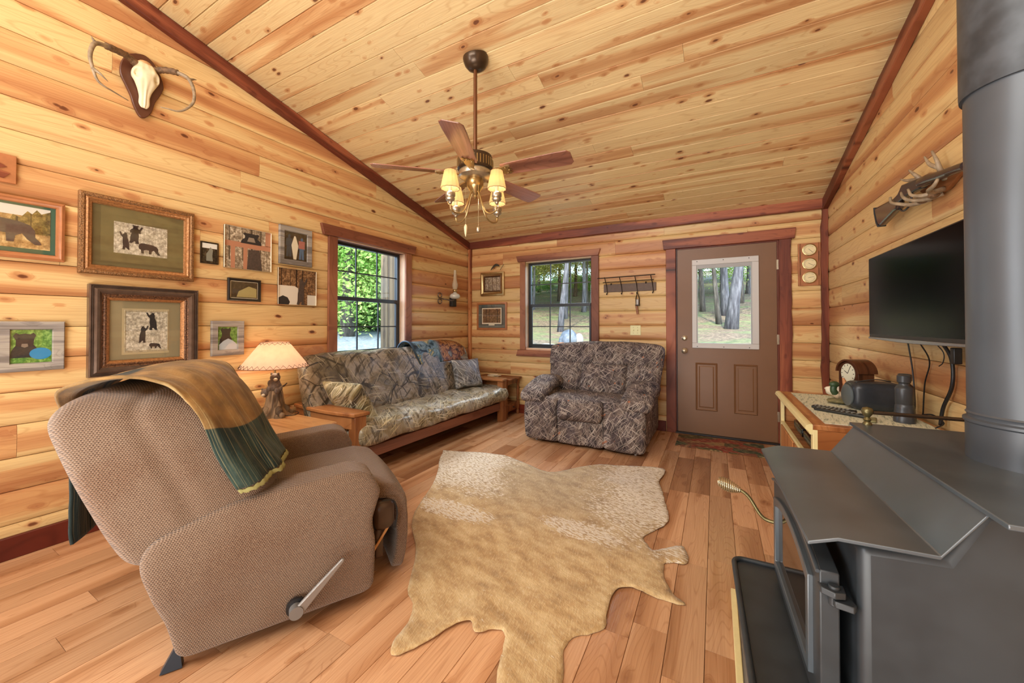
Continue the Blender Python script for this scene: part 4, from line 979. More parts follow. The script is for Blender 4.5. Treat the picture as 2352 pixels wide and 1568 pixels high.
# ---------------------------------------------------------------- wood stove (front faces -x)
y0, y1, z1, z2 = -3.55, -2.895, .768, .862
sv = empty('wood_stove', (3.70, (y0+y1)/2, 0), label='black cast-iron wood stove with stepped top, glass door and coiled handle', cat='stove')
sv.rotation_euler.z = math.radians(2.0)
SI = Matrix.Translation((-3.688, -(y0+y1)/2, 0))
def sb(b, nm, mat, par=sv, **k): o = b.build(nm, mat, par, **k); o.matrix_local = SI @ o.matrix_local if par is sv else Matrix.Identity(4); return o
th = .008
prof = [(3.335, z1-.022), (3.385, z1-.003), (3.535, z1), (3.598, z2)]
prf2 = [(a, c-th) for a, c in prof]
sb(MB().prism([(3.335, z1-.016), (3.382, z1-.003), (3.382, z1-.003-th), (3.336, z1-.016-th)], y0, y1, 'zx') if False else MB().prism([(c, a) for a, c in prof]+[(c, a) for a, c in prf2][::-1], y0, y1, 'zx'), 'lower_top_plate', iron_l, bevel=.002)
sb(MB().prism([(z2-.001, 3.588), (z2+.009, 3.588), (z2+.009, 4.04), (z2-.001, 4.04)], y0-.065, y1+.01, 'zx'), 'upper_top_plate', iron_l, bevel=.002)
b = MB(); sb(MB().prism([(.12, 3.425), (z1-.02, 3.425), (z1-.012, 3.55), (z2-.004, 3.60), (z2-.004, 4.03), (.12, 4.03)], y0+.025, y1-.025, 'zx'), 'firebox', iron, bevel=.018, seg=4)
sb(MB().box((3.47, y0+.08, .0225), (3.98, y1-.08, .12)), 'pedestal', iron, bevel=.005)
# ash lip with rim and rounded corners
def rr2(xa, xb, ya, yb, r, n_=6):
    o_ = [(xb, ya), (xb, yb)]
    o_ += [(xa+r-r*math.sin(PI/2*i/n_), yb-r+r*math.cos(PI/2*i/n_)) for i in range(n_+1)]
    o_ += [(xa+r-r*math.cos(PI/2*i/n_), ya+r-r*math.sin(PI/2*i/n_)) for i in range(n_+1)]
    return o_
zl = .335; lip = rr2(3.245, 3.43, y0+.03, y1-.0, .035)
al = sb(MB().prism(lip, zl-.02, zl-.012, 'xy'), 'ash_lip', iron)
MB().tube([(x, y, zl-.008) for x, y in lip[1:]+[lip[0]]], .009, 8).build('rim', iron, al, smooth=60)
sb(MB().prism([(zl-.02, 3.43), (zl-.02, 3.27), (.20, 3.43)], y0+.10, y0+.115, 'zx'), 'lip_bracket', iron)
# door: arched outer frame, inner frame, glass, hinges, latch
def archring(ya, yb, za, zb_, rise, w_, n_=14):
    o_ = [(ya, za), (yb, za)]; i_ = [(ya+w_, za+w_), (yb-w_, za+w_)]
    for k in range(n_+1):
        t_ = k/n_; y = lerp(yb, ya, t_); o_.append((y, zb_-rise+rise*math.sin(PI*t_)**.8)); y = lerp(yb-w_, ya+w_, t_); i_.append((y, zb_-w_-rise+rise*math.sin(PI*t_)**.8))
    return o_, i_
def ringmesh(o_, i_, x0_, x1_):
    b = MB(); n_ = len(o_); v = [(x0_, *p) for p in o_]+[(x0_, *p) for p in i_]+[(x1_, *p) for p in o_]+[(x1_, *p) for p in i_]; f = []
    for k in range(n_):
        j = (k+1) % n_; f += [(k, j, n_+j, n_+k), (2*n_+k, 3*n_+k, 3*n_+j, 2*n_+j), (k, 2*n_+k, 2*n_+j, j), (n_+k, n_+j, 3*n_+j, 3*n_+k)]
    return b.add(v, f)
dr = sb(ringmesh(*archring(y0+.05, y1-.055, .34, .70, .035, .07), 3.365, 3.400), 'stove_door', iron, bevel=.003)
ringmesh(*archring(y0+.105, y1-.11, .395, .655, .035, .022), 3.355, 3.368).build('glass_frame', iron_l, dr, bevel=.002)
oo, ii = archring(y0+.115, y1-.12, .405, .645, .035, .02)
g_m = plain('stove_glass', '241a12', .06, 0, .6); MB().prism([(a, c) for a, c in oo], 3.366, 3.369, 'yz').build('door_glass', g_m, dr)
MB().tube([(3.362, lerp(y1-.06, y0+.05, i/16), .662+.035*math.sin(PI*i/16)**.8) for i in range(17)], .005, 6).build('door_rib', iron_l, dr, smooth=60)
for z_ in (.63, .40):
    h = MB().prism([(3.362, y0+.055), (3.364, y0+.035), (3.385, y0+.022), (3.405, y0+.030), (3.408, y0+.060)], z_-.006, z_+.008, 'xy').prism([(3.385, y0+.024), (3.415, y0+.018), (3.422, y0+.03), (3.415, y0+.06), (3.38, y0+.06)], z_-.024, z_-.010, 'xy')
    h.cyl((3.388, y0+.042, z_-.028), (3.388, y0+.042, z_+.014), .010, 14); h.build('hinge', iron, dr, bevel=.002)
hb = sb(MB().tube(arc([(3.37, y1-.045, .505), (3.345, y1-.035, .505), (3.325, y1-.03, .52), (3.300, y1-.02, .56), (3.283, y1-.015, .578), (3.265, y1-.01, .586)], 5), .0060, 10), 'door_handle', olivebrass, smooth=180)
cp = []
for i in range(220):
    t_ = i/219; a = t_*2*PI*12; r = .0080+.017*math.sin(PI*min(1, (t_*.92+.02)))**.9*(.45+.75*t_)
    ax_ = Vector((3.268, y1-.010, .585)).lerp(Vector((3.196, y1+.006, .598)), t_); cp.append(ax_+Vector((0, math.cos(a)*r, math.sin(a)*r)))
MB().tube(cp, .0024, 6).build('coil_grip', steel, hb, smooth=180)
# gallery rail on the far edge of the top
b = MB().lathe([(0, 0), (.012, 0), (.012, .006), (.007, .012), (.011, .018), (.006, .026), (.013, .036), (.016, .046), (.012, .056), (0, .060)], 16, Matrix.Translation((3.628, y1-.012, z2+.008)))
o = sb(b, 'rail_finial', olivebrass, smooth=60)
MB().cyl((3.635, y1-.012, z2+.050), (3.99, y1-.012, z2+.050), .006, 10).build('rail_rod', bronze, o, smooth=40)
MB().ell((3.995, y1-.012, z2+.050), (.010, .010, .010), seg=10, rings=8).cyl((3.99, y1-.012, z2+.0), (3.99, y1-.012, z2+.045), .006, 8).build('rail_end', bronze, o, smooth=60)
# stove pipe
sp = empty('stove_pipe', (3.845, -3.20, z2+.009), label='wide black flue pipe rising from the wood stove to the ceiling', cat='stovepipe')
MB().lathe([(.104, 0), (.104, .088), (.108, .092), (.108, .098), (.101, .102), (.101, .108), (.104, .112), (.101, .116)], 48, cap=False).build('flue_collar', pipe_m, sp, smooth=40)
MB().lathe([(.101, .116), (.101, .90)], 48, cap=False).build('lower_pipe', pipe_m, sp, smooth=40)
ztop = ceil_z(-3.09)-z2-.012
MB().lathe([(.101, .895), (.107, .895), (.108, .905), (.108, ztop)], 48, cap=False).build('upper_pipe', pipe_u, sp, smooth=40)
hp = empty('hearth_pad', (3.245, -3.35, 0), label='hearth pad with a pale wood edge strip under the wood stove', cat='hearth')
MB().box((.02, -.85, 0), (.88, .72, .022)).build('pad', plain('hearth_slab', '8a8378', .7, var=.15, sc=10), hp, bevel=.002)
MB().box((0, -.85, 0), (.022, .74, .028)).build('edge_strip', moss, hp, bevel=.003)
MB().box((.022, .72, 0), (.88, .742, .028)).build('edge_strip', moss, hp, bevel=.003)
# ---------------------------------------------------------------- TV, stand and what stands on it
WX = W-.003
tv = empty('television', (4.01, -2.07, 1.36), label='flat black television mounted on the right wall', cat='television')
TY0, TY1 = -.50, .515
MB().box((-.006, TY0, -.235), (.03, TY1, .235)).build('tv_case', blackm, tv, bevel=.004)
MB().box((-.0075, TY0+.008, -.215), (-.005, TY1-.008, .228)).build('tv_screen', screen, tv)
MB().prism([(TY0, -.232), (TY1, -.232), (TY1, -.243), (.1, -.250), (-.1, -.250), (TY0, -.243)], -.010, .02, 'yz').build('lower_bezel', plain('silver_bezel', '8b8b90', .25, .7), tv, bevel=.002)
MB().box((.03, -.15, -.12), (.115, .15, .12)).build('wall_bracket', blackm, tv, bevel=.003)
def cable(nm, pts, r, lab, mat=blackm):
    return tag(MB().tube(arc(pts, 8), r, 7).build(nm, mat, None, smooth=180), lab, 'cable')
cable('tv_cable', [(4.10, -1.76, 1.14), (4.118, -1.77, .95), (4.115, -1.80, .78), (4.11, -1.80, .74)], .0035, 'straight black cable hanging below the left end of the television')
cable('tv_cable', [(4.07, -1.98, 1.12), (4.118, -1.95, 1.02), (4.118, -1.90, .90), (4.11, -1.90, .74)], .003, 'thin curving cable below the middle of the television')
cable('tv_cable', [(4.07, -2.17, 1.14), (4.112, -2.16, 1.05), (4.112, -2.165, .93), (4.108, -2.10, .82), (4.105, -2.08, .735)], .007, 'thick black cable bundle hanging below the television to the stand')
cable('tv_cable', [(4.09, -2.075, 1.12), (4.118, -2.08, 1.07), (4.118, -2.075, 1.025), (4.110, -2.06, 1.005)], .0022, 'short loose cable end with a plug below the television')
cable('tv_cable', [(4.07, -2.01, .765), (4.09, -2.06, .775), (4.105, -2.11, .75), (4.07, -2.13, .728)], .003, 'small black lead looping onto the stand top behind the binoculars')
tag(MB().box((4.09, -2.235, 1.03), (4.118, -2.205, 1.10)).build('power_plug', blackm, None, bevel=.004), 'black adapter block on the wall below the television', 'adapter')
sd = empty('tv_stand', (3.60, -1.765, 0), label='oak television stand with a cream top moulding and open shelf under the television', cat='cabinet')
y0s, y1s = -.515, .515; D = W-.024-3.60
MB().box((-.385, -.26, -.0125), (.515+.13, .26, .0125)).build('x', oak_red, sd).name = 'tmp'
bpy.data.objects.remove(bpy.data.objects['tmp'])
MB().box((y0s, -D+.0, .695), (y1s, 0, .72)).build('stand_top', oak_red, sd, bevel=.003, local=Matrix.Rotation(PI/2, 4, 'Z'))
b = MB().prism([(.672, .0), (.72, 0), (.722, -.012), (.714, -.026), (.698, -.030), (.690, -.020), (.680, -.014), (.672, -.012)], y0s, y1s, 'zx'); b.build('top_moulding', moss, sd, smooth=40)
MB().box((0, y0s, .0), (.02, y0s+.045, .695)).box((0, y1s-.045, 0), (.02, y1s, .695)).box((0, y0s+.045, .50), (.02, y1s-.045, .518)).box((0, y0s+.045, 0), (.02, y1s-.045, .06)).build('face_frame', moss, sd, bevel=.002)
MB().box((.018, y0s, 0), (D, y0s+.018, .695)).build('end_panel', oak_red, sd, local=None); MB().box((.018, y1s-.018, 0), (D, y1s, .695)).build('end_panel', oak_red, sd)
MB().box((D-.012, y0s+.018, 0), (D, y1s-.018, .695)).build('back_panel', oak_red, sd)
MB().box((.02, y0s+.018, .498), (D-.012, y1s-.018, .515)).build('shelf', oak_red, sd)
for a, c in ((y0s+.05, -.004), (.004, y1s-.05)):
    d_ = MB().box((-.004, a, .065), (.014, c, .495)).build('cabinet_door', oak_red, sd, bevel=.004); MB().ell((-.014, (c-.03) if a < 0 else a+.03, .30), (.010, .010, .010), seg=10, rings=8).build('knob', brass, d_, smooth=60)
for (yy_, l_, zz, lab) in ((-1.93, .36, .5155, 'black disc player on the open shelf, nearer end'), (-1.58, .26, .5155, 'slim black box on the open shelf, farther end')):
    p = empty('media_player', (3.78, yy_, zz), label=lab, cat='disc player')
    MB().box((-.13, -l_/2, 0), (.13, l_/2, .052)).build('case', blackg, p, bevel=.004); MB().box((-.132, -l_/2+.02, .018), (-.129, l_/2-.02, .034)).build('front_panel', plain('smoke_panel', '3a4a48', .2), p)
# birch-pattern runner
t = NT('birch_runner'); P = t.obj(); n = t.noise(t.map(P, (60, 9, 1), rot=(0, 0, .2)), 1, 3, .6); c = t.ramp(n, [(.33, '8a8f7c'), (.43, 'c9c8ac'), (.55, 'dedabf'), (.68, 'b4b8a2')])
o = MB().box((-.205, -.46, 0), (.225, .46, .003)).build('table_runner', t.fin(c, .85), None); o.location = (3.86, -1.77, .7205); tag(o, 'pale birch-bark patterned cloth lying on the television stand', 'table runner')
ck = empty('mantel_clock', (3.955, -1.50, .724), math.radians(24), 'dark wood mantel clock with an arched top on the television stand', 'clock')
dkw = wood('clock_walnut', '5e3722', '4a2a1a', '2e1a10', bands=14, knots=0, rough=.25)
pf = [(-.075, .012), (.075, .012), (.075, .155)]+[(.075*math.cos(PI*i/12), .155+.058*math.sin(PI*i/12)) for i in range(1, 12)]+[(-.075, .155)]
MB().prism(pf, -.045, .045, 'xz').build('clock_case', dkw, ck, bevel=.002, local=Matrix.Rotation(-PI/2, 4, 'Z'))
MB().box((-.055, -.085, 0), (.055, .085, .014)).build('clock_base', dkw, ck, bevel=.003)
hd_ = [(.088*math.cos(PI*i/14), .155+.070*math.sin(PI*i/14)) for i in range(15)]+[(.078*math.cos(PI*i/14), .155+.060*math.sin(PI*i/14)) for i in range(14, -1, -1)]
MB().prism(hd_, -.055, .055, 'xz').build('clock_hood', dkw, ck, smooth=30, local=Matrix.Rotation(-PI/2, 4, 'Z'))
f_ = MB().prism([(.052*math.cos(2*PI*i/28), .150+.052*math.sin(2*PI*i/28)) for i in range(28)], 0, .003, 'xz').build('clock_face', plain('clock_ivory', 'd6d4bc', .4), ck, local=Matrix.Translation((-.045, 0, 0)) @ Matrix.Rotation(-PI/2, 4, 'Z'))
b = MB()
for k in range(12): b.box((-.0016, .040, -.0008), (.0016, .048, .0002), Matrix.Translation((0, .0, .150)) @ Matrix.Rotation(PI/2, 4, 'X') @ Matrix.Rotation(2*PI*k/12, 4, 'Z') @ Matrix.Translation((0, 0, .0040)))
b.box((-.0016, 0, .0034), (.0016, .028, .0044), Matrix.Translation((0, 0, .150)) @ Matrix.Rotation(PI/2, 4, 'X') @ Matrix.Rotation(1.1, 4, 'Z')).box((-.0012, 0, .0034), (.0012, .040, .0044), Matrix.Translation((0, 0, .150)) @ Matrix.Rotation(PI/2, 4, 'X') @ Matrix.Rotation(-.5, 4, 'Z'))
b.build('clock_hands', blackm, f_)
# binocular case: black leather half-cylinder box
bc = empty('binocular_case', (3.975, -1.735, .7245), math.radians(-80), 'black leather binocular case with a round flat end on the television stand', 'case')
leath = plain('black_leather', '303338', .35, var=.12, sc=30, bump=.0006)
MB().soft((-.075, -.125, 0), (.075, .115, .155), .042, (12, 14, 12)).build('case_body', leath, bc, smooth=180, sub=1)
MB().lathe([(0, 0), (.060, 0), (.060, .006), (.055, .009), (0, .009)], 28, Matrix.Translation((0, -.122, .075)) @ Matrix.Rotation(PI/2, 4, 'X')).build('end_disc', plain('case_end', '5a6263', .4), bc, smooth=40)
o = bpy.data.objects['end_disc']; o.matrix_local = Matrix.Rotation(0, 4, 'Z')
MB().tube(arc([(-.04, .09, .154), (-.02, .03, .164), (.01, -.04, .163), (.03, -.10, .152)], 6), .006, 8, flat=.5).build('strap', leath, bc, smooth=180)
bi = empty('binoculars', (4.0, -2.03, .7245), math.radians(-20), 'black binoculars standing on end at the near corner of the television stand', 'binoculars')
for s in (0, 1):
    MB().lathe([(0, 0), (.033, 0), (.033, .012), (.031, .016), (.029, .045), (.028, .055), (.027, .056), (.027, .060), (.028, .061), (.028, .108), (.026, .112), (.018, .118), (.016, .120), (.016, .126), (.021, .130), (.021, .150), (.018, .152), (0, .150)], 24, Matrix.Translation((0, -.0+s*.075, 0)) @ Matrix.Diagonal((1.2, 1.2, 1.5, 1))).build('barrel', plain('binocular_rubber', '3f4144', .35, .1), bi, smooth=40)
MB().box((-.012, .02, .08), (.012, .06, .155)).build('bridge', blackm, bi, bevel=.004)
def remote(x, y, rz, L_, lab):
    r = empty('remote_control', (x, y, .7245), rz, lab, 'remote')
    MB().box((-.024, -L_/2, 0), (.024, L_/2, .016)).build('remote_body', plain('remote_black', '22231f', .4), r, bevel=.005)
    for i in range(9):
        for j in range(3): MB().box((-.018+j*.013, -L_/2+.012+i*(L_-.03)/9, .0155), (-.010+j*.013, -L_/2+.020+i*(L_-.03)/9, .018)).build('button', plain('button_grey', '8d8d84', .5) if i == j == 0 and lab[0] == 'l' else bpy.data.materials.get('button_grey') or blackm, r)
remote(3.775, -1.955, math.radians(-125), .225, 'long black remote control, the nearer of the two on the stand')
remote(3.765, -1.875, math.radians(-120), .19, 'shorter black remote control lying behind the long one')
tag(MB().soft((3.86, -2.13, .7245), (3.91, -2.03, .736), .006, (6, 8, 3), fn=lambda p: (p[0]+(p[1]+2.0)*.3, p[1], p[2])).build('knife_case', plain('pocket_olive', '8c8660', .5, var=.2), None, smooth=60), 'small olive pocket tool lying by the binoculars', 'pocket tool')
o = MB().ell((0, 0, 0), (.062, .040, .040), seg=22, rings=14, fn=lambda q_: tuple(Vector(q_)*(1+.35*fbm(q_[0]*25, q_[1]*25, q_[2]*25)))).build('quartz_rock', plain('quartz_white', 'e6dcc4', .6, var=.1, sc=40, bump=.004), None, smooth=60); o.location = (3.90, -1.38, .766)
tag(o, 'rough white quartz rock on the television stand beside the clock', 'rock')
dk = empty('wood_duck_figurine', (3.855, -1.62, .7245), math.radians(200), 'small painted duck figurine with a green head on the television stand', 'figurine')
MB().ell((0, 0, .012), (.055, .045, .012), seg=18, rings=8, fn=lambda q_: (q_[0]*(1+.2*fbm(q_[0]*40, q_[1]*40)), q_[1], q_[2])).build('figurine_base', plain('mossy_base', '7d7550', .8, var=.3, sc=60), dk, smooth=60)
MB().ell((.0, 0, .036), (.034, .020, .018)).build('body', plain('duck_speckle', 'b09a7c', .6, var=.4, sc=90), dk, smooth=180)
MB().tube(arc([(.02, 0, .04), (.03, 0, .06), (.026, 0, .085)], 5), [.013]*5+[.012]*5+[.014], 10).ell((.026, 0, .085), (.020, .015, .014)).build('head', plain('duck_green', '33482c', .45, var=.2, sc=60), dk, smooth=180)
MB().tube([(-.005, .01, .05), (-.012, .012, .085), (-.004, .008, .115)], [.012, .011, .004], 8).build('wing', plain('duck_tan', 'b87f55', .6, var=.2), dk, smooth=180)
for c_ in list(dk.children): c_.matrix_local = Matrix.Scale(1.35, 4)
for c_ in list(ck.children): c_.matrix_basis = Matrix.Diagonal((1.0, 1.0, 1.16, 1)) @ c_.matrix_basis
tag(MB().tube([(4.085, -.75, .60), (4.10, -.62, .64), (4.108, -.55, .66)], [.006, .006, .008], 8).build('umbrella_handle', plain('umbrella_black', '2a241e', .5), None, smooth=60), 'dark handle leaning in the corner behind the television stand', 'umbrella')
bpy.data.objects['umbrella_handle'].name = 'walking_stick'
o = bpy.data.objects['walking_stick']; me_ = MB().tube([(4.02, -.80, .0), (4.085, -.62, .60), (4.098, -.58, .72), (4.10, -.55, .735)], [.010, .009, .009, .006], 8); nm = me_.build('t_', o.data.materials[0], None, smooth=60); o.data = nm.data; bpy.data.objects.remove(nm)
o['label'] = 'thin dark walking stick leaning in the corner behind the television stand'; o['category'] = 'walking stick'
# ---------------------------------------------------------------- wall hangings
def left_M(y, z, x=.003): return frameM((x, y, z), (0,1,0), (0,0,1), (1,0,0))
def far_M(x, z, y=-.003): return frameM((x, y, z), (1,0,0), (0,0,1), (0,-1,0))
def frame_ring(w_, h_, prof):
    """mitred frame; prof = [(inset, height)]"""
    b = MB(); vs = []; fs = []
    for ins, hh in prof: vs += [(ins, ins, hh), (w_-ins, ins, hh), (w_-ins, h_-ins, hh), (ins, h_-ins, hh)]
    for i in range(len(prof)-1):
        for k in range(4): fs.append((i*4+k, i*4+(k+1) % 4, (i+1)*4+(k+1) % 4, (i+1)*4+k))
    return b.add(vs, fs)
BEAR = [(0,.55),(.03,.40),(.10,.36),(.13,.05),(.24,.05),(.23,.32),(.34,.38),(.46,.36),(.47,.06),(.58,.06),(.60,.30),(.70,.40),(.78,.20),(.90,.02),(1,.04),(.98,.14),(.90,.30),(.90,.55),(.82,.74),(.66,.84),(.45,.88),(.25,.92),(.12,.90),(.02,.78)]
CUB = [(.30,0),(.55,0),(.52,.10),(.60,.12),(.78,.0),(.92,.02),(.86,.14),(.84,.40),(.76,.60),(.70,.66),(.72,.80),(.66,.88),(.68,.96),(.58,.93),(.48,.98),(.46,.90),(.30,.82),(.16,.98),(.06,.96),(.18,.76),(.34,.66),(.32,.40),(.36,.20)]
SIT = [(0,0),(1,0),(.98,.30),(.84,.52),(.72,.60),(.74,.80),(.82,.90),(.74,.99),(.62,.93),(.44,.93),(.30,.99),(.22,.90),(.30,.80),(.28,.58),(.10,.45),(.0,.25)]
FACE = [(0,0),(1,0),(.95,.35),(.80,.52),(.82,.72),(.90,.90),(.80,1),(.70,.94),(.5,.97),(.32,.94),(.20,1),(.10,.88),(.20,.70),(.20,.5),(.06,.3)]
PERS = [(.1,0),(.42,0),(.48,.40),(.55,0),(.86,0),(.82,.5),(1,.45),(.9,.80),(.68,.84),(.70,.98),(.5,1),(.36,.96),(.36,.84),(.12,.80),(0,.45),(.2,.5)]
WOODS = None
def scene_mat(name, c1, c2, c3, trunk=None, sc=1, horiz=.4):
    t = NT(name); P = t.obj(); s_ = t.sep(P); n = t.noise(P, 50*sc, 4, .7); c = t.ramp(n, [(.35, c1), (.5, c2), (.65, c3)])
    n2 = t.noise(t.map(P, (90*sc, 30*sc, 1)), 1, 3); c = t.mix(t.mr(n2, .5, .62, 0, .5), c, c1)
    if trunk: tr = t.noise(t.map(P, (45*sc, .8, 1)), 1, 1); c = t.mix(t.ma('MULTIPLY', t.mr(tr, .58, .62), t.mr(s_[1], horiz-.01, horiz+.01)), c, trunk)
    return t.fin(c, .55, 0, .2)
s_sepia = scene_mat('sepia_woods', '6b5a45', 'a08d74', 'd8cab0', '5a4a38', 1, .06)
s_snow = scene_mat('snowy_cubs_photo', '8f8674', 'bdb39c', 'e6dfca', None, 1.2)
s_field = scene_mat('autumn_field', '8a6a3c', 'b8935c', 'd9bd85', None, .6); s_pale = plain('pale_sky_print', 'd8d4c8', .6)
s_ever = scene_mat('evergreens', '5a4620', '7d6a34', 'a68a4c', '4a3c20', 1, 0); s_grass = scene_mat('bear_grass', '4f7a30', '74a046', 'a2c66a', None, 1.2)
s_forest = scene_mat('brown_forest_print', '4a3524', '7d5c3e', 'b08a60', '2e2018', 1.2, .05)
s_dark = scene_mat('dark_snapshot', '241c12', '3e3222', '5c4a34', None, 1)
fur = plain('bear_black_print', '2b2522', .6, var=.3, sc=120); furb = plain('bear_brown_print', '4a3c33', .6, var=.2, sc=80); muz = plain('muzzle_print', '8a7a68', .6)
def poly(parent, pts, x, y, w_, h_, z, mat, nm, flip=False, th=.0006):
    return MB().prism([((1-a if flip else a)*w_+x, b_*h_+y) for a, b_ in pts], z, z+th, 'xy').build(nm, mat, parent)
def picture(name, M, w_, h_, fprof, fmats, label, mats_in, photo, cat='picture', glaze=True, depth=None):
    """mats_in: list of (inset l, b, r, t, material, name); photo: (x0,y0,x1,y1,material)"""
    r = empty(name, M=M, label=label, cat=cat)
    for i, (pr, m) in enumerate(zip(fprof, fmats)):
        frame_ring(w_, h_, pr).build(('frame', 'inner_frame', 'frame_liner')[i], m, r, smooth=35)
    z = .006
    for l, b_, rr_, t_, m, nm in mats_in:
        MB().box((l, b_, 0), (w_-rr_, h_-t_, z)).build(nm, m, r); z += .0012
    x0_, y0_, x1_, y1_, m = photo; ph = MB().box((x0_, y0_, 0), (x1_, y1_, z)).build('print', m, r)
    if glaze: l = mats_in[0][0] if mats_in else x0_; MB().box((l, mats_in[0][1] if mats_in else y0_, z+.003), (w_-l, h_-(mats_in[0][3] if mats_in else y0_), z+.004)).build('glass_pane', pglass, r)
    return r, ph, z
green_mat = plain('green_mat', '3d5c40', .7); olive = plain('olive_mat', '6a6038', .6, var=.12, sc=14); olive2 = plain('olive_mat_lip', '5c5330', .6); tan_mat = plain('tan_mat', '8f8260', .7); tan2 = plain('tan_mat_light', 'b3a27a', .7)
# 0 walking bear, cut by the picture edge
r, ph, z = picture('framed_picture', left_M(-4.33, 1.545), .415, .32, [[(0, 0), (0, .018), (.012, .024), (.018, .018), (.028, .016), (.032, .008)]], [oakfr], 'oak-framed green-matted print of a walking black bear at the left edge',
    [(.03, .03, .03, .03, green_mat, 'mat')], (.07, .055, .365, .275, s_field))
MB().box((.07, .225, z), (.365, .275, z+.0004)).build('sky', s_pale, ph); poly(ph, [(0,0),(1,0),(1,1),(.8,.85),(.7,1),(.6,.8),(.5,.9),(.35,.6),(.2,.7),(.1,.4)], .21, .135, .155, .13, z+.0002, s_ever, 'trees', th=.0006); poly(ph, BEAR, .12, .075, .215, .14, z+.0008, furb, 'bear', th=.0006)
# 1 gilt frame with three cubs
gp = [(0, 0), (0, .022), (.006, .030), (.018, .032), (.026, .026)]; gp2 = [(.026, .026), (.034, .030), (.042, .022), (.050, .020), (.056, .010)]
r, ph, z = picture('framed_picture', left_M(-3.865, 1.495), .535, .47, [gp, gp2], [gold_o, gold_fr], 'large gilt-framed photograph of bear cubs with a wide olive mat',
    [(.054, .054, .054, .054, olive2, 'mat'), (.09, .085, .054, .054, olive, 'inner_mat')], (.145, .14, .395, .33, s_snow))
for (pl, x, y, w_, h_, f) in ((CUB, .165, .165, .055, .11, 0), (CUB, .205, .21, .075, .11, 1), (BEAR, .255, .15, .105, .075, 0), (SIT, .215, .275, .05, .05, 0)): poly(ph, pl, x, y, w_, h_, z+.0003, fur, 'bear_cub', f)
# 2 heavy dark frame with two cubs climbing
h0 = [(0, 0), (0, .040), (.006, .046), (.010, .040), (.014, .046), (.018, .040), (.030, .050), (.040, .048), (.052, .034)]; h1 = [(.052, .034), (.060, .030), (.066, .034), (.074, .030)]; h2_ = [(.074, .030), (.082, .024), (.090, .012)]
r, ph, z = picture('framed_picture', left_M(-3.825, .895), .515, .54, [h0, h1, h2_], [silv_fr, brz_or, gold_fr], 'heavy layered dark-framed photograph of climbing bear cubs, just behind the recliner',
    [(.088, .088, .088, .088, tan_mat, 'mat'), (.145, .12, .145, .135, tan2, 'inner_mat')], (.155, .135, .365, .395, s_snow))
for (pl, x, y, w_, h_, f) in ((CUB, .215, .19, .055, .11, 1), (CUB, .25, .27, .065, .115, 0), (BEAR, .27, .15, .06, .04, 0)): poly(ph, pl, x, y, w_, h_, z+.0003, fur, 'bear_cub', f)
b = MB()
for i in range(40):
    for yy_ in (.1405, .3895): b.ell((.158+i*.204/39, yy_, z+.001), (.003, .003, .002), seg=6, rings=4)
    for xx_ in (.158, .362): b.ell((xx_, .14+i*.25/39, z+.001), (.003, .003, .002), seg=6, rings=4)
b.build('beaded_edge', tan2, ph)
# 3 barnwood frame, bear with blue ball
fl_ = [(0, 0), (0, .018), (.004, .022), (.040, .018), (.044, .008)]
blue = plain('blue_ball_print', '2f8fc4', .3); 
r, ph, z = picture('framed_picture', left_M(-4.135, .955), .225, .262, [fl_], [grey_fr], 'grey barnwood frame with a black bear and a blue ball at the left edge', [], (.04, .04, .185, .222, s_grass), glaze=True)
poly(ph, FACE, .042, .072, .095, .13, z+.0003, fur, 'bear'); poly(ph, [(.38,.45),(.5,.40),(.62,.45),(.6,.56),(.4,.56)], .042, .072, .095, .13, z+.0012, muz, 'muzzle'); poly(ph, [(.5+.5*math.cos(a*PI/10), .5+.5*math.sin(a*PI/10)) for a in range(20)], .105, .060, .075, .062, z+.0014, blue, 'ball')
# 7 smaller barnwood frame, bear with the lamp glare
r, ph, z = picture('framed_picture', left_M(-3.222, .972), .212, .255, [fl_], [grey_fr], 'small grey barnwood frame with a bear behind a ball, just left of the lamp', [], (.04, .04, .172, .215, s_grass))
poly(ph, FACE, .052, .085, .085, .118, z+.0003, fur, 'bear'); poly(ph, [(0, 0), (1, 0), (1, .45), (.75, .8), (.5, 1), (.25, .8), (0, .45)], .05, .04, .12, .085, z+.0012, plain('pale_ball_print', 'b9c8d0', .4), 'ball')
# little dark print
r, ph, z = picture('canvas_print', left_M(-3.288, 1.635), .108, .155, [[(0, 0), (0, .012), (.004, .013)]], [blk_fr], 'tiny dark unframed woods print left of the bear-on-porch canvas', [], (.004, .004, .104, .151, s_dark), glaze=False)
poly(ph, [(0,0),(1,0),(.9,.4),(1,.8),(.6,1),(.3,.7),(0,.5)], .035, .02, .04, .10, z+.0003, plain('grey_figure_print', '7d7a6a', .6), 'figure'); poly(ph, [(0,0),(1,0),(1,1),(0,1)], .01, .11, .09, .035, z+.0003, s_pale, 'sky')
# canvas: bear on the porch rail
r, ph, z = picture('canvas_print', left_M(-3.145, 1.625), .33, .315, [[(0, 0), (0, .020)]], [cream], 'unframed sepia canvas of a bear peering over a porch rail', [], (0, 0, .33, .315, s_sepia), glaze=False)
rail_ = plain('rail_print', 'b07a5c', .5); b = MB().box((0, .165, z), (.33, .205, z+.0006)); [b.box((x_, 0, z), (x_+.028, .165, z+.0006)) for x_ in (.045, .13, .215)]; b.box((.29, .2, z), (.33, .315, z+.0006)); b.build('porch_rail', rail_, ph)
poly(ph, FACE, .11, .20, .15, .085, z+.0010, fur, 'bear_head'); poly(ph, [(.3,.2),(.7,.2),(.62,.6),(.38,.6)], .11, .20, .15, .085, z+.002, muz, 'muzzle'); poly(ph, [(0,0),(1,0),(.9,.7),(.8,1),(.1,.95)], .155, .0, .11, .162, z+.0008, furb, 'bear_body')
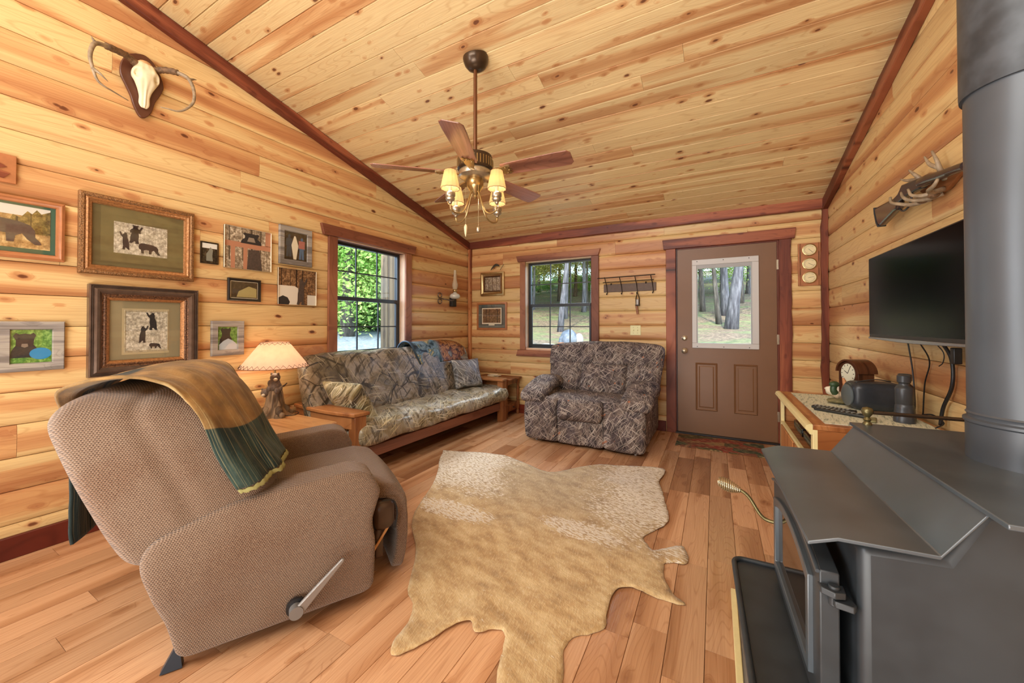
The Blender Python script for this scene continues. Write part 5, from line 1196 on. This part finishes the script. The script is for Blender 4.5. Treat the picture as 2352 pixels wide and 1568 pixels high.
# 5 grey frame with two people
r, ph, z = picture('framed_picture', left_M(-2.75, 1.71), .285, .325, [fl_], [grey_fr], 'grey barnwood frame with a photo of two people and hanging fish', [], (.042, .042, .243, .283, s_dark))
poly(ph, PERS, .165, .055, .06, .19, z+.0004, plain('denim_print', '4a6a8a', .6), 'person'); poly(ph, [(0,.5),(1,.5),(1,.85),(0,.85)], .168, .055, .055, .19, z+.0012, plain('plaid_print', 'b06a60', .6), 'shirt'); poly(ph, PERS, .055, .07, .06, .19, z+.0004, plain('dark_person_print', '34404c', .6), 'person'); poly(ph, [(.3,0),(.7,0),(1,.6),(.6,1),(.4,1),(0,.6)], .105, .05, .06, .20, z+.0014, cream, 'catch')
# canvas 2: bear standing by a white car
r, ph, z = picture('canvas_print', left_M(-2.755, 1.37), .335, .305, [[(0, 0), (0, .016)]], [cream], 'unframed canvas of a bear standing beside an old white car', [], (0, 0, .335, .305, s_forest), glaze=False)
poly(ph, [(0,0),(1,0),(1,.25),(.98,.9),(.8,1),(0,1)], 0, 0, .175, .16, z+.0004, plain('white_car_print', 'ded6c6', .5), 'car'); poly(ph, [(0, 0), (.9, 0), (1, .3), (.8, .8), (.4, 1), (0, .7)], 0, 0, .10, .075, z+.0012, fur, 'wheel_arch'); poly(ph, CUB, .15, 0, .11, .24, z+.0016, furb, 'bear', True); MB().box((.255, 0, z), (.335, .09, z+.0006)).build('white_box', s_pale, ph)
# 6 small black frame
r, ph, z = picture('framed_picture', left_M(-3.12, 1.38), .23, .17, [[(0, 0), (0, .014), (.006, .018), (.016, .014), (.020, .006)]], [blk_fr], 'small black-framed snapshot under the bear-on-porch canvas', [(.020, .020, .020, .020, cream, 'mat')], (.024, .024, .206, .146, s_dark))
poly(ph, BEAR, .03, .045, .06, .05, z+.0004, fur, 'bear_cub'); poly(ph, [(0,0),(1,0),(1,.8),(.6,1),(.1,.5)], .06, .03, .14, .085, z+.0008, plain('yellow_shirt_print', 'a89a62', .6), 'sleeve')
# wooden sign cut by the left edge
r = empty('wooden_sign', M=left_M(-4.20, 1.925), label='thin brown wooden sign with dark animal cut-outs at the upper left picture edge', cat='sign')
MB().box((0, 0, 0), (.12, .145, .012)).build('board', oakfr, r, bevel=.002); poly(r, [(0,.1),(.8,0),(1,.3),(.5,.4),(.9,.6),(.2,1),(0,.9)], .0, .02, .10, .10, .012, cedar, 'cut_out', th=.004)
# far-wall pictures
r, ph, z = picture('framed_picture', far_M(.222, 1.61), .385, .33, [[(0, 0), (0, .028), (.022, .034), (.034, .026), (.05, .022)], [(.05, .022), (.06, .028), (.07, .012)]], [brass, brz_or], 'square bronze-framed woodland print high in the left corner of the far wall', [], (.066, .066, .319, .264, s_sepia))
r, ph, z = picture('framed_picture', far_M(.15, 1.125), .495, .385, [[(0, 0), (0, .016), (.02, .020), (.028, .010)]], [oakfr], 'oak-framed forest print with a grey mat below the bronze-framed one', [(.026, .026, .026, .026, plain('slate_mat', '5f6660', .7), 'mat'), (.06, .055, .06, .055, plain('slate_mat_inner', '4d544f', .7), 'inner_mat'), (.085, .08, .085, .075, cream, 'mat_liner')], (.10, .10, .395, .295, s_forest))
MB().box((.20, .062, 0), (.295, .082, .0105)).build('title_plate', cream, r)
ft = empty('feather', M=far_M(.40, 1.93, -.03), label='dark curled turkey feather stuck above the bronze-framed print', cat='feather')
MB().grid(24, 4, lambda a, b_: ((.0+.16*a), .0+.105*math.sin(PI*(.12+a*.62))+.018*(b_-.5)*2*math.sin(PI*min(1, a+.05))**.5, .01+.01*a)).build('vane', plain('feather_dark', '3a3326', .6, var=.3, sc=60), ft, smooth=180, solid=.002)
MB().grid(10, 3, lambda a, b_: (.155+.055*a, .03+.075*a+.012*(b_-.5), .012)).build('vane', plain('feather_dark2', '4a4434', .6), ft, smooth=180, solid=.002)
# skull mount
sk = empty('deer_skull_mount', M=left_M(-3.600, 2.70, .004), label='white deer skull with curving antlers on a walnut shield plaque', cat='skull mount')
shp = arc([(-.036, .192, 0), (.011, .205, 0), (.062, .165, 0), (.099, .068, 0), (.089, .004, 0), (.059, -.070, 0), (.041, -.144, 0), (.012, -.190, 0), (-.017, -.190, 0), (-.043, -.137, 0), (-.058, -.083, 0), (-.079, -.033, 0), (-.104, .03, 0), (-.100, .10, 0), (-.075, .160, 0), (-.036, .192, 0)], 4)[:-1]
MB().prism([(p.x, p.y) for p in shp], 0, .020, 'xy').build('plaque', plaque, sk, bevel=.004)
def skf(p):
    x, y, z = p; t_ = (y+.14)/.285; w_ = curve([(0, .34), (.10, .42), (.22, .40), (.34, .50), (.52, .80), (.66, 1.0), (.74, .98), (.84, .76), (1, .62)], t_)
    hh = curve([(0, .35), (.3, .5), (.6, .95), (.8, 1.0), (1, .6)], t_); ax = abs(x)
    e = math.exp(-(((ax*w_-.043)/.012)**2+((y-.045)/.020)**2)); brow = .006*math.exp(-((y-.075)/.014)**2)*min(1, ax/.03)
    return (x*w_+(.004 if x > 0 else -.004)*math.exp(-((y-.045)/.03)**2), y, .022+(z-.02)*hh+brow*(z > .05)-.030*e*(z > .03)+.006*math.exp(-(ax/.012)**2)*(z > .05)*max(0, min(1, 1.3-t_)))
skl = MB().soft((-.062, -.14, .02), (.062, .145, .092), .034, (28, 36, 12), fn=skf).build('skull', bone, sk, smooth=180, sub=1)
sok = plain('socket_shadow', '4a3c2a', .9); tanb = plain('skull_cap_tan', 'c99a68', .6, var=.1, sc=40)
MB().ell((-.0, .130, .045), (.036, .024, .030)).build('skull_cap', tanb, skl, smooth=180)
for s in (-1, 1):
    MB().ell((s*.043, .046, .052), (.013, .017, .010), seg=14, rings=8).build('eye_socket', sok, skl, smooth=180)
    MB().ell((s*.0065, -.108, .046), (.0042, .017, .005), seg=10, rings=6).build('nasal_opening', sok, skl, smooth=180)
AL = [(-.028, .098, .05), (-.048, .108, .055), (-.074, .121, .065), (-.116, .118, .085), (-.178, .100, .12), (-.238, .069, .16), (-.263, .016, .19), (-.273, -.049, .21), (-.266, -.111, .225), (-.251, -.164, .23), (-.225, -.185, .23), (-.19, -.190, .22), (-.119, -.201, .20)]
AR = [(.028, .105, .05), (.048, .120, .055), (.061, .127, .065), (.084, .135, .085), (.124, .135, .12), (.167, .115, .16), (.185, .065, .19), (.190, -.004, .21), (.178, -.068, .22), (.139, -.129, .225), (.099, -.159, .22), (.059, -.162, .21), (.025, -.166, .20)]
for A in (AL, AR):
    pa = arc(A, 5); n_ = len(pa); MB().tube(pa, [lerp(.017, .0025, (i/n_)**1.1) for i in range(n_)], 10).build('antler', antler, sk, smooth=180)
    MB().tube(pa[:22], [.0185+.0018*math.sin(i*2.1)+(.006 if i < 9 else 0)*(1-i/9) for i in range(22)], 12).build('antler_burr', antl_d, sk, smooth=180)
for pts in ([(-.238, .069, .16), (-.252, .078, .166), (-.262, .088, .175)], [(-.266, -.111, .225), (-.243, -.135, .25), (-.216, -.165, .26)], [(.177, .104, .165), (.202, .121, .16), (.224, .133, .15)]):
    MB().tube(pts, [.010, .006, .0012], 8).build('tine', antler, sk, smooth=180)
# oil lamp sconce
ol = empty('oil_lamp_sconce', M=left_M(-.62, 1.545, .003), label='glass oil lamp with a tall chimney on a scrolled wall bracket in the corner', cat='oil lamp')
b = MB().tube(arc([(-.02, 0, .0), (.0, -.01, .05), (.06, -.02, .07), (.10, -.01, .07)], 5), .006, 8)
for s in (-1, 1):
    b.tube([(-.05+.03*math.cos(a*.5), s*.03+.025*math.sin(a*.5), .01) for a in range(14)], .005, 6, False)
b.build('bracket', silv_fr, ol, smooth=180)
MB().lathe([(0, 0), (.03, 0), (.05, .012), (.055, .03), (.045, .05), (.02, .06), (.016, .07)], 24, Matrix.Translation((.12, -.0, .07)) @ Matrix.Rotation(-PI/2, 4, 'X')).build('font', tin, ol, smooth=60)
MB().lathe([(.018, .07), (.024, .08), (.024, .095), (.018, .10)], 20, Matrix.Translation((.12, 0, .07)) @ Matrix.Rotation(-PI/2, 4, 'X')).build('burner', brass, ol, smooth=60)
MB().lathe([(.020, .10), (.030, .13), (.030, .15), (.018, .20), (.013, .30)], 24, Matrix.Translation((.12, 0, .07)) @ Matrix.Rotation(-PI/2, 4, 'X'), cap=False).build('chimney', plain('chimney_glass', 'd8ccb0', .1), ol, smooth=180)
cg = bpy.data.materials['chimney_glass'].node_tree; cg.nodes['Principled BSDF'].inputs['Alpha'].default_value = .45
for c_ in list(ol.children): c_.matrix_basis = Matrix.Scale(1.3, 4) @ c_.matrix_basis
tag(MB().box((.003, -.47, 1.445), (.05, -.37, 1.565)).build('wall_box', blackm, None, bevel=.006), 'small black box on the wall just below the oil lamp', 'box')
# coat rack
rk = empty('coat_rack', M=far_M(2.0, 1.59), label='black iron coat rack with four hooks and a rail on the far wall', cat='coat rack')
rackw = plain('rack_backboard', '5d4636', .5, var=.1)
MB().box((0, 0, 0), (.60, .095, .014)).build('backboard', rackw, rk, bevel=.003)
ironb = plain('rack_iron', '352a20', .5, .4)
MB().cyl((-.06, .165, .075), (.60, .175, .075), .006, 8).build('top_rail', ironb, rk); MB().cyl((0, .115, .045), (.58, .12, .045), .005, 8).build('lower_rail', ironb, rk)
for i in range(4):
    x = .035+i*.175; MB().tube(arc([(x-.01, .175, .075), (x, .10, .035), (x+.005, .05, .018), (x+.01, .0, .018), (x+.008, -.03, .03), (x+.005, -.02, .045)], 5), .005, 8).build('hook', ironb, rk, smooth=180)
for x in (.09, .49): MB().ell((x, .095, .012), (.010, .014, .008), seg=8, rings=6).build('screw_ear', ironb, rk, smooth=180)
hl = empty('hanging_lantern', M=far_M(2.40, 1.43, -.035), label='small dark metal candle lantern hanging from the coat rack hook', cat='lantern')
for i in range(4):
    a = PI/4+i*PI/2; MB().tube([(.022*math.cos(a), .0, .022*math.sin(a)), (.026*math.cos(a), .075, .026*math.sin(a)), (.004*math.cos(a), .135, .004*math.sin(a))], .003, 6).build('lantern_bar', ironb, hl)
MB().box((-.024, -.012, -.024), (.024, .0, .024)).build('lantern_base', ironb, hl, bevel=.002); MB().lathe([(0, 0), (.015, 0), (.015, .06), (0, .062)], 14, Matrix.Rotation(-PI/2, 4, 'X')).build('candle', white, hl, smooth=40)
MB().cyl((0, .13, 0), (0, .17, 0), .002, 6).build('hanger', ironb, hl)
o = MB().box((-.012, -.105, 0), (.012, 0, .012)).build('wooden_clapper', oak_end, None, bevel=.003); o.matrix_world = far_M(2.385, 1.425, -.03) @ Matrix.Rotation(math.radians(8), 4, 'Z'); o['label'] = 'narrow dark wooden tag hanging below the lantern'; o['category'] = 'tag'
sw = empty('light_switch_plate', M=far_M(2.31, 1.075), label='cream double switch plate between the window and the door', cat='switch plate')
plm = plain('switch_cream', 'e6dfa8', .4); MB().box((0, 0, 0), (.12, .115, .006)).build('plate', plm, sw, bevel=.004)
for x in (.037, .083): MB().box((x-.004, .050, .004), (x+.004, .066, .018)).build('toggle', plm, sw, bevel=.001); MB().cyl((x, .09, .005), (x, .09, .008), .003, 8).build('screw', silv_fr, sw); MB().cyl((x, .025, .005), (x, .025, .008), .003, 8).build('screw', silv_fr, sw)
gg = empty('weather_station', M=far_M(3.905, 1.575), label='oak panel with three round brass weather dials to the right of the door', cat='weather station')
MB().prism([(0, 0), (.175, 0), (.175, .41), (0, .41)], 0, .018, 'xy').build('panel', oakfr, gg, bevel=.003); MB().box((.012, 0, .018), (.020, .41, .022)).box((.155, 0, .018), (.163, .41, .022)).build('moulding', oak_end, gg)
dialm = plain('dial_cream', 'ecdcae', .4)
for k, (z_, an) in enumerate(((.345, 2.4), (.210, 2.1), (.078, 1.4))):
    M = Matrix.Translation((.088, z_, .018)); d_ = MB().lathe([(0, 0), (.056, 0), (.056, .008), (.050, .011), (.048, .008), (0, .008)], 32, M).build('dial', dialm, gg, smooth=30)
    b = MB()
    for q_ in range(24):
        if q_ in (17, 18, 19): continue
        b.box((-.0009, .034, .0085), (.0009, .043, .0092), M @ Matrix.Rotation(2*PI*q_/24+.3, 4, 'Z'))
    b.build('scale_marks', blackm, d_); MB().box((-.001, -.012, .0095), (.001, .036, .0105), M @ Matrix.Rotation(-an, 4, 'Z')).build('needle', blackm, d_)
    MB().lathe([(.050, .0), (.057, .003), (.057, .012), (.051, .014), (.049, .010)], 32, M, cap=False).build('bezel', brass, d_, smooth=40)
# rifle on antler rack (right wall); local x along the wall towards the camera, y up, z out
GM = frameM((W-.004, -1.50, 1.84), (0, -1, 0), (0, 0, 1), (-1, 0, 0))
rf = empty('rifle', M=GM, label='old lever-action rifle lying in antler hooks above the television', cat='rifle')
stockm = plain('gun_stock', '3a2b28', .18, .1, .9, var=.2, sc=20); gunm = plain('gun_steel', '44484e', .25, .6)
MB().prism([(-.018, .074), (-.012, .041), (.017, -.024), (.040, -.050), (.073, -.053), (.255, -.020), (.294, -.021), (.315, .012), (.261, .052), (.217, .058)], .045, .080, 'xy').build('butt_stock', stockm, rf, bevel=.012, seg=3)
MB().prism([(-.024, .077), (-.018, .041), (.011, -.026), (.038, -.056), (.046, -.050), (.019, -.020), (-.008, .041), (-.014, .077)], .042, .083, 'xy').build('butt_plate', gunm, rf, bevel=.003)
MB().prism([(.250, .052), (.310, .061), (.358, .093), (.433, .082), (.560, .064), (.572, .048), (.553, .012), (.432, .022), (.30, .012)], .048, .078, 'xy').build('receiver', gunm, rf, bevel=.006, seg=3)
MB().tube(arc([(.28, -.01, .064), (.34, -.04, .064), (.41, -.03, .064), (.44, .02, .064)], 5), .005, 8).build('lever_guard', gunm, rf, smooth=180)
MB().tube([(.55, .040, .064), (.62, .034, .064), (.70, .020, .064), (.90, -.01, .064)], [.026, .026, .020, .018], 14).build('fore_stock', stockm, rf, smooth=60)
MB().cyl((.55, .050, .064), (1.25, -.055, .064), .010, 12).build('barrel', gunm, rf, smooth=40)
ak = empty('antler_gun_rack', M=GM, label='antler gun rack with curved tines holding the rifle on the right wall', cat='gun rack')
MB().prism([(.38, .04), (.514, .075), (.66, .04), (.78, .02), (.64, -.03), (.50, -.03)], 0, .018, 'xy').build('backboard', oak_end, ak, bevel=.004)
for pts in ([(.49, -.03, .014), (.44, -.035, .06), (.39, -.012, .10), (.337, .012, .11), (.308, .047, .105)], [(.60, -.035, .014), (.56, -.045, .06), (.52, -.03, .10), (.479, -.001, .11), (.443, .032, .105)], [(.62, -.03, .03), (.60, -.035, .08), (.56, -.018, .105), (.52, .024, .105)], [(.62, -.02, .02), (.66, -.040, .07), (.707, -.042, .10), (.760, -.040, .105), (.778, -.022, .10), (.755, -.010, .09)]):
    pa = arc(pts, 6); MB().tube(pa, [lerp(.012, .005, i/len(pa)) for i in range(len(pa))], 8).build('antler', antler, ak, smooth=180)
for pts in ([(.44, .06, .015), (.450, .09, .04), (.438, .118, .055), (.399, .153, .06)], [(.63, .02, .015), (.645, .06, .04), (.656, .104, .055), (.628, .158, .06)]):
    pa = arc(pts, 6); MB().tube(pa, [lerp(.014, .004, i/len(pa)) for i in range(len(pa))], 8).build('antler', antler, ak, smooth=180)
for pts in ([(.445, .085, .04), (.36, .112, .055), (.299, .140, .06)], [(.645, .075, .045), (.594, .109, .055), (.558, .160, .06)]):
    pa = arc(pts, 6); MB().tube(pa, [lerp(.012, .003, i/len(pa)) for i in range(len(pa))], 8).build('tine', antler, ak, smooth=180)
b = MB().ell((.505, -.030, .05), (.026, .020, .022)).ell((.61, -.035, .05), (.026, .022, .022)); b.build('burr', antl_d, ak, smooth=180)
# ---------------------------------------------------------------- outside
def terr(x, y):
    d = max(y, -x-.0); d = max(d, 0)
    z = curve([(0, -.35), (2, .35), (4, .70), (6, .80), (9, 1.0), (12, 1.45), (14, 1.85), (24, 3.35), (45, 6.8), (80, 12)], d)
    return z+.10*fbm(x*.15, y*.15)*min(1, d/6)
bm = MB(); NX, NY = 70, 70
def gf(a, b_):
    x = lerp(-60, 40, a**.8 if False else a); y = lerp(-20, 75, b_)
    inside = (-.2 < x < W+.2 and y < .2)
    return (x, y, terr(x, y) if not (x > -.9 and y < .9) else -.45)
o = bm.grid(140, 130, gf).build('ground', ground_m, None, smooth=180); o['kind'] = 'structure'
def leaves_mesh(name, n, rad, seed, size=.09, mats=None, hollow=.35, flat=.8):
    rr = random.Random(seed); b = MB()
    cl = [(Vector((rr.gauss(0, 1), rr.gauss(0, 1), rr.gauss(0, 1))).normalized()*rr.uniform(.3, 1)) for _ in range(16)]
    for _ in range(n):
        c_ = rr.choice(cl); p = c_+Vector((rr.gauss(0, .26), rr.gauss(0, .26), rr.gauss(0, .22)))
        p = Vector((p.x*rad[0], p.y*rad[1], p.z*rad[2]*flat)); s = size*rr.uniform(.6, 1.4)
        u = Vector((rr.gauss(0, 1), rr.gauss(0, 1), rr.gauss(0, .6))).normalized(); v = u.cross(Vector((rr.gauss(0, 1), rr.gauss(0, 1), rr.gauss(0, 1)))).normalized()
        b.add([p-u*s, p+v*s*.5, p+u*s, p-v*s*.5], [(0, 1, 2, 3)])
    me = bpy.data.meshes.new(name); me.from_pydata(b.v, [], b.f); me.materials.append(mats); me.update(); return me
LM = {k: [leaves_mesh('foliage_mesh', 15000, (2.7, 2.7, 2.6), 5+i*3+j, .062, m) for j in range(2)] for i, (k, m) in enumerate((('g', leaf_g), ('y', leaf_y), ('d', leaf_d)))}
BM = {k: leaves_mesh('bush_mesh', 4200, (1.1, 1.1, .8), 30+i, .05, m) for i, (k, m) in enumerate((('g', leaf_g), ('y', leaf_y), ('d', leaf_d)))}
rt = random.Random(77)
def tree(x, y, r, h, label, mat=bark, lean=(0, 0), fol='g', grp=None, cz=None, fs=1.0, nf=2):
    z = terr(x, y)-.1; root = empty('tree', (x, y, z), rt.uniform(0, 6), label, 'tree', grp)
    pts = [(lean[0]*t_*h+.12*fbm(t_*2, x, y), lean[1]*t_*h+.12*fbm(t_*2, y, x+4), t_*h) for t_ in [i/9 for i in range(10)]]
    root.rotation_euler = (0, 0, 0)
    MB().tube(pts, [r*1.45, r*1.08]+[r*(1-.55*i/9) for i in range(2, 10)], 12).build('trunk', mat, root, smooth=180)
    for k in range(nf):
        f = bpy.data.objects.new('foliage', LM[fol][rt.randrange(2)]); C.objects.link(f); f.parent = root
        hz = (cz if cz else h*.62)+k*2.2; f.location = (lean[0]*hz+rt.uniform(-.7, .7), lean[1]*hz+rt.uniform(-.7, .7), hz); f.rotation_euler = (0, 0, rt.uniform(0, 6)); f.scale = (fs, fs, fs)
    return root
# trees one can point at (through the door glass and the windows)
tree(3.64, 9.0, 0.148, 9, 'thick grey-blue trunk standing nearest behind the door glass', bark, (.095, 0), 'g', cz=8.6, nf=1)
tree(3.29, 10.5, 0.074, 9, 'slim dark trunk left of the thick one, seen through the door glass', bark_d, (-.035, 0), 'd', cz=8, nf=1)
tree(3.60, 12.6, 0.141, 10, 'pale trunk just behind the slim dark one, seen through the door glass', bark, (-.02, 0), 'g', cz=8, nf=1)
tree(2.72, 13.6, 0.089, 9, 'dark trunk at the left edge of the door glass', bark_d, (-.02, 0), 'y', cz=5.6, nf=1)
tree(4.95, 22, 0.118, 9, 'far pale forked trunk at the right edge of the door glass', bark, (.03, 0), 'y', cz=6, nf=2)
tree(-1.66, 8.0, 0.089, 9, 'tall pale trunk leaning right in the middle of the far window', bark, (.10, 0), 'g', cz=7.5, nf=1)
tree(-2.92, 12.0, 0.067, 9, 'thin white trunk behind the leaning one in the far window', bark, (.03, 0), 'y', cz=5.4, nf=1)
tree(-2.95, 15.5, 0.059, 9, 'slim dark trunk right of the leaning one in the far window', bark_d, (.02, 0), 'g', cz=5.2, nf=2)
tree(-9.5, 6.3, 0.096, 9, 'pale trunk in the middle of the left window', bark, (0, -.03), 'g', cz=4.6, nf=2)
spots = []
G1 = 'trees of the woods behind the cabin'
for i in range(34):
    for _ in range(30):
        y = rt.uniform(12, 42); k = rt.uniform(-.62, .10); x = 3.2+k*(y+4.5)
        if all((x-a)**2+(y-c)**2 > 3.0 for a, c in spots): break
    spots.append((x, y)); tree(x, y, rt.uniform(.06, .15), rt.uniform(8, 12), 'slender tree among the woods seen through the far window and door', rt.choice((bark, bark_d, bark_d)), (rt.uniform(-.02, .02), 0), rt.choice('ggyyd'), G1, cz=rt.uniform(2.6, 5.0) if y > 20 else rt.uniform(4.4, 5.6), nf=3)
G2 = 'trees of the woods beside the cabin'; spots = []
for i in range(22):
    for _ in range(30):
        d = rt.uniform(9, 28); k = rt.uniform(.62, 1.12); x = 3.2-d; y = -4.5+k*d
        if x < -6 and all((x-a)**2+(y-c)**2 > 3.0 for a, c in spots): break
    if x >= -6: continue
    spots.append((x, y)); tree(x, y, rt.uniform(.07, .16), rt.uniform(7, 11), 'leafy tree in the woods seen through the left window', rt.choice((bark, bark_d)), (rt.uniform(-.02, .02), 0), rt.choice('ggdyd'), G2, cz=rt.uniform(2.4, 4.2), nf=3)
for i in range(26):
    y = rt.uniform(26, 46); x = 3.2+rt.uniform(-.62, -.08)*(y+4.5); o = bpy.data.objects.new('bush', BM[rt.choice('gyd')]); C.objects.link(o); o.location = (x, y, terr(x, y)+.7); o.rotation_euler = (0, 0, rt.uniform(0, 6)); s = rt.uniform(.8, 1.7); o.scale = (s, s, s)
    tag(o, 'bushy undergrowth clump between the trunks behind the cabin', 'bush', 'undergrowth behind the cabin')
for i in range(22):
    d = rt.uniform(11.5, 20); k = rt.uniform(.66, 1.08); x = 3.2-d; y = -4.5+k*d; o = bpy.data.objects.new('bush', BM[rt.choice('ggyd')]); C.objects.link(o); o.location = (x, y, terr(x, y)+.6); o.rotation_euler = (0, 0, rt.uniform(0, 6)); s = rt.uniform(.9, 1.6); o.scale = (s, s, s)
    tag(o, 'bushy undergrowth clump at the foot of the woods beyond the left window', 'bush', 'undergrowth beside the cabin')
def rock(x, y, r, lab, mat=stone, seed=0, dz=0):
    o = MB().ell((0, 0, 0), r, seg=28, rings=18, fn=lambda q_: tuple(Vector(q_)*(1+.45*fbm(q_[0]*1.6+seed, q_[1]*1.6, q_[2]*1.6)))).build('boulder', mat, None, smooth=50); o.location = (x, y, terr(x, y)+r[2]*.35+dz); return tag(o, lab, 'boulder')
rock(.0, 4.2, (.25, .22, .24), 'big blue-grey boulder on the grass outside the far window', seed=2)
rock(.24, 4.3, (.12, .12, .17), 'smaller pale boulder at the right of the big one', plain('pale_stone', '9c998e', .8, var=.15, sc=8), 5)
rock(-.05, 3.95, (.16, .08, .08), 'rust-brown rock leaning at the foot of the big boulder', plain('rust_stone', '9a6038', .8, var=.15, sc=8), 8, -.03)
rock(-.40, 3.9, (.18, .10, .035), 'flat white stone lying in front of the big boulder', plain('white_stone', 'a8a69c', .8, var=.1, sc=8), 11)
# open board shutter outside the left window
su = empty('window_shutter', (-.17, -1.30, .80), label='weathered board shutter standing open outside the left window', cat='shutter')
for k in range(2): MB().box((0, 0, 0), (1.25, .115, .02)).build('shutter_board', weath, su, bevel=.003, local=frameM((-.005-.118*k, .03, 0), (0,0,1), (-1,0,0), (0,-1,0)))
MB().box((-.24, .032, .15), (.0, .05, .22)).build('batten', weath, su, bevel=.003); MB().box((-.24, .032, 1.02), (.0, .05, 1.09)).build('batten', weath, su, bevel=.003)
